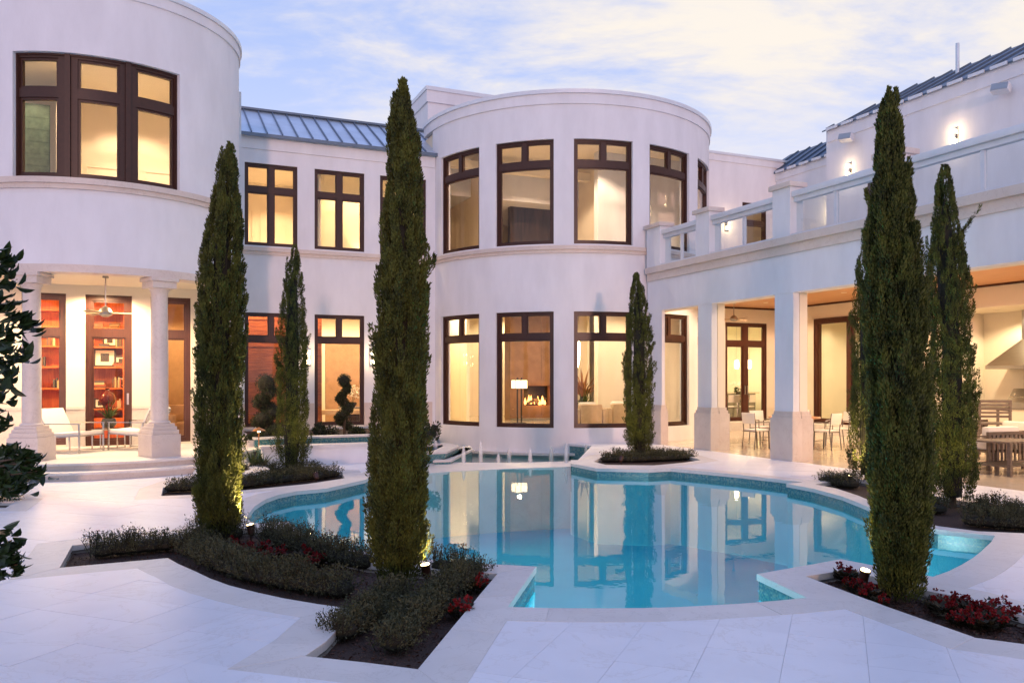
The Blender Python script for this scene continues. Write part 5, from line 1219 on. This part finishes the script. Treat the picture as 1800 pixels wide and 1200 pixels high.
def fan(loc, drop, label, rot, r=.66):
    t = thing('ceiling_fan', label, 'ceiling fan', loc, rot, 'ceiling fans')
    MB().lathe([(.012,-drop),(.012,0)], n=10).build('downrod', M_steel, t); MB().lathe([(.06,-.05),(.05,-.005),(.02,0)], n=16).build('canopy', M_steel, t)
    MB().lathe([(.02,-drop+.04),(.09,-drop),(.13,-drop-.07),(.11,-drop-.12),(.05,-drop-.16),(.01,-drop-.165)], n=20).build('motor', M_steel, t)
    for k in range(3):
        Mx = Matrix.Rotation(R(120*k), 4, 'Z') @ Matrix.Translation((0,0,-drop-.09)) @ Matrix.Rotation(R(13), 4, 'X'); b = MB()
        b.add([Mx @ Vector(q) for q in ((.11,-.04,0),(r,-.065,0),(r,.065,0),(.11,.04,0),(.11,-.04,.008),(r,-.065,.008),(r,.065,.008),(.11,.04,.008))], [(0,3,2,1),(4,5,6,7),(0,1,5,4),(1,2,6,5),(2,3,7,6),(3,0,4,7)]); b.build('blade', M_tan, t)
p = T1.pt(t1(188), 1.35); fan(W(p[0], p[1], 3.61), .62, 'steel ceiling fan hanging in the porch before the library door', .4, .62)
fan(W(16.6, 20.9, 4.07), .45, 'steel ceiling fan hanging in the loggia near the french door', .75, .75)

# sling lounge chairs on the porch, local +x is forward
def lounge(loc, rz, label):
    t = thing('lounge_chair', label, 'chair', loc, rz, 'white sling lounge chairs on the porch')
    w = .36; m = MB()
    for y in (-w, w):
        for x0, x1 in ((.38,.38), (-.34,-.36)): MB().bar((x0, y, 0), (x1, y, .55), .018, .032).build('leg', M_chrome, t)
        MB().bar((-.42, y, .55), (.40, y, .555), .04, .018).build('armrest', M_chrome, t); MB().bar((-.35, y, .03), (.38, y, .03), .018, .018).build('runner', M_chrome, t)
    MB().bar((.36,-w,.33),(.36,w,.33),.03).bar((-.28,-w,.29),(-.28,w,.29),.03).bar((-.50,-w,.78),(-.50,w,.78),.03).bar((-.28,-w,.29),(-.50,-w,.78),.02).bar((-.28,w,.29),(-.50,w,.78),.02).bar((-.28,-w,.29),(.36,-w,.33),.02).bar((-.28,w,.29),(.36,w,.33),.02).build('frame', M_chrome, t)
    def cushion(pts, th, name):
        m = MB(); n = len(pts)
        for y in (-w+.01, w-.01): m.v += [(x, y, z) for x, z in pts] + [(x - th*.0, y, z+th) for x, z in pts]
        k = 2*n
        for i in range(n-1): m.f += [(i,i+1,k+i+1,k+i),(n+i,k+n+i,k+n+i+1,n+i+1),(i,n+i,n+i+1,i+1),(k+i,k+i+1,k+n+i+1,k+n+i)]
        m.f += [(0,k,k+n,n),(n-1,2*n-1,k+2*n-1,k+n-1)]; return m.build(name, M_fabric, t, None, 50, .012)
    cushion([(.38,.345),(.2,.325),(0,.31),(-.26,.305)], .07, 'seat'); 
    b = MB().bar((-.265,0,.36),(-.50,0,.83), 2*w-.02, .06, (1,0,.5)); b.build('backrest', M_fabric, t, None, 40, .015)
    return t
ch = at(112, 796, FZ); lounge((ch.x+.05, ch.y+.25, FZ), R(-8), 'white sling lounge chair at the left of the porch, facing right')
lounge((-7.52, 16.55, FZ), R(172), 'white sling lounge chair half behind the right porch column, facing left')
st_ = at(187, 789, FZ); sx, sy = st_.x, st_.y+.1
t = thing('side_table', 'small chrome framed glass side table between the two porch lounge chairs', 'table', (sx, sy, FZ), R(5))
for x in (-.24, .24):
    for y in (-.2, .2): MB().bar((x,y,0),(x,y,.40), .022).build('leg', M_chrome, t)
MB().bar((-.25,-.2,.39),(.25,-.2,.39),.022).bar((-.25,.2,.39),(.25,.2,.39),.022).bar((-.24,-.2,.39),(-.24,.2,.39),.022).bar((.24,-.2,.39),(.24,.2,.39),.022).bar((-.24,-.2,.012),(.24,.2,.012),.02).build('frame', M_chrome, t)
MB().box(-.26, .26, -.22, .22, .402, .415).build('glass_top', M_rail_glass, t)
t = thing('potted_bromeliad', 'arching bromeliad with a red flower in a dark glass bowl on the porch side table', 'potted plant', (sx, sy, FZ+.416), 0)
MB().lathe([(.05,0),(.09,.01),(.14,.07),(.145,.12),(.12,.19),(.105,.2),(.10,.18),(.10,.17)], n=24).build('bowl', M_pot, t); MB().lathe([(.001,.16),(.1,.165),(.001,.17)], n=16).build('soil', M_soil, t)
t['o'] = (0,0,.17); v0 = grassclump(None, .42, 30, '', 91, parent=t); v0.location = (0,0,.17)
del t['o']
MB().tube([(0,0,.16),(.01,0,.4)], .008).build('flower_stalk', M_begl, t); g = np.random.default_rng(2); leafobj('flower', [tufts(g, (.01,0,.42), .045, 60, .05)], M_red, t)
# lacquer vase and console inside the library, office chair, sofa end
t = thing('console_table', 'dark console table behind the porch library door', 'table', W(-1.75, 20.3, FZ), TH); MB().box(-.5,.5,-.2,.2,.70,.75).build('table_top', M_dkpanel, t); MB().box(-.46,.46,-.18,.18,.4,.699).build('drawer_box', M_dkpanel, t)
for x in (-.46,.46):
    for y in (-.16,.16): MB().bar((x,y,0),(x,y,.399),.05).build('leg', M_dkpanel, t)
vu = u_on_v(189, 20.3); MB0 = MB().lathe([(.06,0),(.07,.02),(.16,.14),(.175,.22),(.13,.33),(.05,.38),(.045,.43),(.06,.45)], n=28)
p = W(vu, 20.3, FZ+.751); o = MB0.build('lacquer_vase', M_lacq, None, None, 60); o.location = p; tag(o, 'round dark red lacquer vase on the console behind the porch library door', 'vase')
def officechair(loc, rz):
    t = thing('desk_chair', 'black high backed desk chair inside the left library window', 'chair', loc, rz)
    MB().box(-.27,.27,-.26,.26,.44,.54).build('seat', M_black, t, None, 32, .03); MB().box(-.27,.27,.22,.31,.58,1.12, Matrix.Rotation(R(-8),4,'X')).build('backrest', M_black, t, None, 32, .03); MB().lathe([(.03,.08),(.03,.43)], n=12).build('stem', M_steel, t)
    for k in range(5): MB().bar((0,0,.08),(.28*math.cos(k*1.257),.28*math.sin(k*1.257),.04),.04).build('foot', M_steel, t)
    for s in (-1,1): MB().bar((s*.3,-.15,.7),(s*.3,.2,.7),.04).build('armrest', M_black, t)
officechair(W(u_on_v(82,20.3), 20.3, FZ), TH+2.4)
t = thing('leather_armchair', 'tan leather armchair inside the window at the right end of the porch', 'chair', W(u_on_v(325,20.6), 20.6, FZ), TH+.3)
MB().box(-.4,.4,-.4,.4,.08,.42).build('seat', M_leather, t, None, 32, .04); MB().box(-.4,.4,.25,.42,.42,.8).build('backrest', M_leather, t, None, 32, .05)
for s in (-1,1): MB().box(s*.41-.09,s*.41+.09,-.42,.42,.06,.6).build('armrest', M_leather, t, None, 32, .05)
# books and frames on the library shelves
rr = random.Random(11); bc = [mat('book_cloth', c, .6) for c in ((.10,.05,.03),(.45,.36,.24),(.05,.06,.07),(.30,.07,.04),(.16,.12,.07))]
def book(u, z, w, h, lean=0, flat=False):
    m = bc[rr.randrange(5)]; d = .2
    mb = MB().box(-w/2,w/2,-d/2,d/2,0,h) if not flat else MB().box(-h/2,h/2,-d/2,d/2,0,w)
    o = mb.build('book', m, None); o.location = W(u, BV+.13, z+.001); o.rotation_euler = (0, 0, TH)
    sh = ['lowest','lower','middle','upper','top'][min(range(5), key=lambda i: abs(SHZ[i]-z) if z >= SHZ[i]-.01 else 9)]; tag(o, ('hardback book standing on the %s red library shelf' if not flat else 'hardback book lying in a pile on the %s red library shelf') % sh, 'book', 'books on the library shelves')
for px0, n, zi, fl in ((172,3,4,1),(201,3,4,1),(205,6,3,0),(184,2,3,1),(176,4,1,1),(198,6,1,0),(209,3,2,1),(96,7,1,0),(66,5,2,0),(84,5,3,0),(204,4,0,0)):
    u = u_on_v(px0, BV+.13); z = SHZ[zi]
    for k in range(n):
        w = rr.uniform(.022,.045); h = rr.uniform(.17,.27)
        if fl: book(u+rr.uniform(-.015,.015), z, w, h, flat=True); z += w+.002
        else: book(u, z, w, h); u += w+.006
def frame(px, zi, w, h, label):
    u = u_on_v(px, BV+.1); t = thing('picture_frame', label, 'picture frame', W(u, BV+.14, SHZ[zi]+.001), TH, 'picture frames on the library shelves')
    Mx = Matrix.Rotation(R(-7),4,'X'); P_ = Line((-w/2,0),(w/2,0)); m = MB().wall(P_, 0, w, .0, h, [(.035,w-.035,.035,h-.035)], -.012, .012); m.v = [tuple(Mx @ Vector(q)) for q in m.v]; m.build('moulding', M_dkpanel, t)
    MB().box(-w/2+.034,w/2-.034,-.002,.008,.034,h-.034,Mx).build('mount', M_paper, t); MB().box(-w*.2,w*.2,-.006,-.0025,h*.28,h*.74,Mx).build('photograph', M_dkpanel, t)
frame(193, 3, .30, .30, 'small square picture frame on the upper library shelf'); frame(184, 2, .46, .42, 'largest picture frame, with a white mount, on the middle library shelf'); frame(213, 2, .28, .26, 'small dark picture frame right of the largest frame'); frame(214, 1, .22, .26, 'small picture frame beside standing books on the lower library shelf'); frame(176, 0, .26, .24, 'picture frame on the lowest library shelf left of the vase')
# entrance hall: bench, console with orchid
t = thing('hall_bench', 'upholstered bench with slim dark legs inside the entrance window', 'bench', W(u_on_v(597,24.6), 24.6, FZ), TH); MB().box(-.65,.65,-.25,.25,.36,.50).build('seat', M_sofa, t, None, 32, .04)
for x in (-.58,.58):
    for y in (-.2,.2): MB().bar((x,y,0),(x,y,.37),.04).build('leg', M_dkpanel, t)
t = thing('console_table', 'low stone console table with flowers inside the entrance window', 'table', W(u_on_v(626,25.2), 25.2, FZ), TH); MB().box(-.5,.5,-.25,.25,.5,.56).build('table_top', M_granite, t); MB().box(-.42,.42,-.2,.2,0,.499).build('base', M_dkpanel, t)
t = thing('orchid_vase', 'white orchids in a dark bowl on the entrance hall console', 'flowers', W(u_on_v(620,25.2), 25.2, FZ+.561), TH); MB().lathe([(.06,0),(.12,.05),(.13,.12),(.1,.14),(.02,.14)], n=18).build('bowl', M_black, t)
g = np.random.default_rng(8); leafobj('blossoms', [tufts(g, (g.normal(0,.12),g.normal(0,.08),.35+.25*g.random()), .05, 26, .07) for k in range(11)], M_white_petal, t)
st = MB()
for k in range(6): st.tube([(0,0,.12),(g.normal(0,.06),g.normal(0,.04),.3),(g.normal(0,.13),g.normal(0,.08),.5)], .006, 5)
st.build('stems', M_grass, t, smooth=0)
# living room: floor lamp, two sofas, plant, wall art
lp = W(u_on_v(913, 24.0), 24.0, FZ); t = thing('floor_lamp', 'floor lamp with two dark poles and a lit square shade before the fireplace', 'floor lamp', lp, TH)
MB().box(-.17,.17,-.14,.14,0,.03).build('base', M_iron, t)
for x in (-.07,.07): MB().box(x-.018,x+.018,-.018,.018,.03,1.46).build('pole', M_iron, t)
lz = CAM_H+(667-682)/FPX*lp.y-FZ; m = MB()
MB().box(-.205,.205,-.16,.16,lz,lz+.25).build('shade', M_lampshade, t, bevel=.006)
for x in (-.205,-.02,.205): m.box(x-.008,x+.008,-.172,-.162,lz-.005,lz+.262)
m.box(-.215,.215,-.172,.172,lz+.252,lz+.268); m.build('shade_frame', M_iron, t); lamp(lp+Vector((0,0,lz+.42)), 6, (1,.75,.42), .06)
def sofa(px, v, label, w):
    t = thing('sofa', label, 'sofa', W(u_on_v(px,v), v, FZ), TH, 'sand sofas backing onto the tower windows'); MB().box(-w/2,w/2,-.08,.12,.06,.68).build('backrest', M_sofa, t, None, 32, .05); MB().box(-w/2,w/2,.125,.85,.1,.42).build('seat', M_sofa, t, None, 32, .05)
    for s in (-1,1): MB().box(s*(w/2+.09)-.085,s*(w/2+.09)+.085,-.08,.85,.06,.56).build('armrest', M_sofa, t, None, 32, .05)
    MB().box(-w/2+.1,w/2-.1,.13,.28,.45,.74).build('cushion', M_fabric, t, None, 32, .05)
    for s in (-1,1): MB().bar((s*w/2,0,0),(s*w/2,0,.06),.05).build('foot', M_dkpanel, t)
sofa(1038, 20.75, 'sand coloured sofa seen from behind through the tower window right of the fireplace', .72); sofa(1094, 21.15, 'sand coloured sofa seen from behind, right half of the tower window behind the small cypress', .72)
pp = W(u_on_v(1024,23.3), 23.3, FZ); t = thing('potted_palm', 'leafy green potted plant behind the left sofa in the tower window', 'potted plant', pp, 0); MB().lathe([(.14,0),(.19,.05),(.22,.38),(.2,.4),(.02,.4)], n=20).build('pot', M_granite, t); t['o'] = (0,0,0); q = grassclump(None, .8, 34, '', 93, parent=t); q.location = (0,0,.4); del t['o']
t = thing('dried_arrangement', 'tall dried orange brown arrangement against the cream wall in the tower', 'flowers', W(u_on_v(1024,24.4), 24.4, FZ), 0); MB().lathe([(.14,0),(.2,.3),(.12,.7),(.08,.8),(.09,.84)], n=18).build('vase', M_pot, t); t['o'] = (0,0,0); q = grassclump(None, 1.0, 60, '', 97, parent=t, m_=M_dry); q.name = 'stems'; q.location = (0,0,.8); del t['o']
# kitchen: pendants, breakfast table with chairs and flowers
def pendant(px, label):
    v = 24.2; u = u_on_v(px, v); z = zf(px, 640, v); t = thing('pendant_lamp', label, 'pendant lamp', W(u, v, 4.19), TH, 'pendant lamps in the kitchen')
    d = 4.19-z; MB().lathe([(.006,-d+.15),(.006,0)], n=6).build('cord', M_steel, t); MB().lathe([(.05,-d-.16),(.075,-d-.13),(.085,-d),(.07,-d+.12),(.03,-d+.16)], n=18).build('glass_shade', M_shade, t); MB().lathe([(.035,-d+.16),(.03,-d+.2)], n=12).build('cap', M_steel, t)
    lamp(W(u, v, z-.32), 8, (1,.78,.46), .06)
pendant(1295, 'lit pendant lamp behind the left leaf of the french door'); pendant(1317, 'lit pendant lamp behind the right leaf of the french door')
t = thing('breakfast_table', 'round breakfast table with flowers behind the french door', 'table', W(u_on_v(1296,23.9), 23.9, FZ), TH); MB().lathe([(.02,.70),(.52,.70),(.54,.72),(.52,.74),(.02,.74)], n=30).build('table_top', M_tabletop, t); MB().lathe([(.25,0),(.06,.06),(.05,.69)], n=18).build('pedestal', M_steel, t)
t = thing('flower_vase', 'white lilies in a vase on the breakfast table behind the french door', 'flowers', W(u_on_v(1296,23.9), 23.9, FZ+.741), TH); MB().lathe([(.05,0),(.07,.1),(.05,.2),(.06,.22)], n=16).build('vase', M_pot, t); g = np.random.default_rng(28)
leafobj('blossoms', [tufts(g, (g.normal(0,.13),g.normal(0,.1),.34+.18*g.random()), .04, 22, .07) for k in range(8)], M_white_petal, t); leafobj('leaves', [tufts(g, (g.normal(0,.08),g.normal(0,.08),.27), .08, 60, .11)], M_grass, t)
def dining_chair(name, frame_m, pad_m, label, group):
    t = thing(name, label, 'chair', (0,0,0), 0, group)
    for y in (-.21,.21):
        MB().bar((.21,y,0),(.19,y,.44),.02,.03).build('leg', frame_m, t); MB().tube([(-.25,y,0),(-.20,y,.44),(-.25,y,.86)], .013, 6).build('leg', frame_m, t)
        MB().tube([(.19,y*1.12,.44),(.19,y*1.12,.64),(-.22,y*1.12,.64)], .012, 6).build('armrest', frame_m, t)
    MB().bar((.19,-.21,.42),(.19,.21,.42),.02).bar((-.19,-.21,.42),(-.19,.21,.42),.02).bar((.2,-.21,.2),(.2,.21,.2),.014).build('frame', frame_m, t)
    MB().box(-.2,.22,-.215,.215,.43,.47).build('seat', pad_m, t, None, 32, .012); MB().bar((-.225,0,.60),(-.255,0,.86),.43,.035,(1,0,.1)).build('backrest', pad_m, t, None, 32, .01); return t
pc = dining_chair('dining_chair', M_greyf, M_fabric, 'white dining chair in the loggia left of the teak table, half behind the middle column', 'white dining chairs in the loggia'); dt = Vector((6.95, 20.3, 0))
pc.location = (5.85, 19.75, 0); pc.rotation_euler = (0, 0, R(25))
for x, y, rz, l in ((6.35, 20.95, -70, 'white dining chair at the far left of the teak table, beside the middle column'), (7.42, 19.45, 128, 'white dining chair nearest the pool at the right of the teak table'), (8.02, 20.35, 178, 'white dining chair at the right end of the teak table, by the sliding door'), (7.45, 21.25, -110, 'white dining chair behind the teak table, seen above its top')): dup(pc, (x, y, 0), R(rz), l)
kc = dup(pc, W(u_on_v(1284,23.3), 23.3, FZ), TH+R(80), 'white chair before the breakfast table behind the left leaf of the french door', 'chairs in the kitchen'); kc.name = 'kitchen_chair'
kc = dup(pc, W(u_on_v(1312,23.35), 23.35, FZ), TH+R(110), 'white chair before the breakfast table behind the right leaf of the french door', 'chairs in the kitchen'); kc.name = 'kitchen_chair'
t = thing('dining_table', 'teak dining table set between the white chairs of the loggia', 'table', dt, TH-R(10)); MB().lathe([(.02,.70),(.60,.70),(.62,.72),(.60,.74),(.02,.74)], n=36).build('table_top', M_tabletop, t)
for k in range(4): a = .78+k*1.571; MB().bar((.42*math.cos(a),.42*math.sin(a),0),(.36*math.cos(a),.36*math.sin(a),.70),.05).build('leg', M_steel, t)
pp = W(18.9, 20.85, FZ); t = thing('potted_orchid', 'small potted plant on the loggia step beside the sliding door', 'potted plant', pp, 0); MB().lathe([(.1,0),(.15,.25),(.13,.26),(.02,.26)], n=16).build('pot', M_granite, t); t['o'] = (0,0,0); q = grassclump(None, .5, 18, '', 95, parent=t); q.location = (0,0,.24); del t['o']
# slatted teak lounge seats at the right
def slat_chair(loc, rz, label, w=.74, high=.70, horiz=False, seat=.42, arms=True, cush=True):
    t = thing('slatted_armchair' if not horiz else 'slatted_bar_chair', label, 'chair', loc, rz, 'dark slatted seats in the loggia'); h = w/2
    for x in (-.36,.36):
        for y in (-h,h): MB().box(x-.025,x+.025,y-.025,y+.025,0,high if x < 0 else (.60 if not horiz else .95)).build('leg', M_teak, t)
    MB().box(-.34,.34,-h,h,seat-.1,seat-.06).build('seat_frame', M_teak, t)
    if arms:
        za = .6 if not horiz else .95
        for y in (-h,h): MB().box(-.38,.40,y-.035,y+.035,za,za+.03).build('armrest', M_teak, t)
    MB().box(-.385,-.345,-h+.026,h-.026,high-.06,high).build('top_rail', M_teak, t)
    if horiz:
        for k in range(5): MB().box(-.378,-.352,-h+.026,h-.026,seat+.06+k*.085,seat+.06+k*.085+.05).build('slat', M_teak, t)
    else:
        MB().box(-.385,-.345,-h+.026,h-.026,.12,.17).build('bottom_rail', M_teak, t)
        for k in range(7): y = -h+.10+k*(w-.2)/6; MB().box(-.376,-.354,y-.022,y+.022,.171,high-.061).build('slat', M_teak, t)
    if cush:
        MB().box(-.33,.36,-h+.04,h-.04,seat-.055,seat+.10).build('seat_cushion', M_fabric, t, None, 32, .04); MB().box(-.33,-.16,-h+.04,h-.04,seat+.105,high+.09).build('back_cushion', M_fabric, t, None, 32, .05)
    return t
a = at(1739, 822); slat_chair((a.x, a.y, 0), TH+R(84), 'dark slatted armchair with white cushions seen from behind, right of the back right cypress', .82)
slat_chair((10.15, 16.9, 0), TH+R(165), 'dark slatted armchair with white cushions at the right edge of the loggia', .8)
a = at(1715, 795); slat_chair((a.x-.1, a.y+.4, 0), TH+R(92), 'white upholstered low seat beside the slatted armchair, mostly behind the cypress', .7, .74)
slat_chair((10.75, 18.6, 0), TH+R(55), 'tall dark bar chair with horizontal slats before the grill counter', .62, 1.2, True, .75, True, False)
a = at(1762, 836); t = thing('coffee_table', 'dark slatted outdoor coffee table with a low shelf at the right edge', 'table', (a.x+.28, a.y+.45, 0), TH+R(6))
for x in (-.5,.5):
    for y in (-.4,.4): MB().box(x-.03,x+.03,y-.03,y+.03,0,.56).build('leg', M_teak, t)
for k in range(9): x = -.5+k*.125; MB().box(x-.052,x+.052,-.43,.43,.561,.59).build('slat', M_teak, t)
for k in range(7): x = -.42+k*.14; MB().box(x-.06,x+.06,-.36,.36,.15,.17).build('shelf_slat', M_teak, t)
# copper path light by the raised bed
a = at(455, 783, .33); t = thing('path_light', 'small copper mushroom path light left of the wide spiral topiary', 'garden light', a, 0); MB().tube([(0,0,-.03),(0,0,.30)], .012).build('post', M_brass, t); MB().lathe([(.13,.30),(.10,.325),(.02,.36),(.005,.37)], n=18).build('hat', M_brass, t); MB().lathe([(.02,.27),(.03,.275),(.03,.298)], n=12).build('lens', M_spotlens, t); lamp(a+Vector((.0,0,.24)), 3, (1,.62,.26), .02)
# kettle and tray on the island behind the sliding door
a = W(22.75, 18.9, 1.231); t = thing('kettle', 'small steel kettle on the kitchen island behind the sliding door', 'kettle', a, 0); MB().lathe([(.09,0),(.11,.05),(.09,.14),(.03,.18),(.02,.2)], n=18).build('body', M_chrome, t); MB().tube([(-.09,0,.12),(-.06,0,.27),(.06,0,.27),(.09,0,.12)], .01, 6).build('handle', M_iron, t)
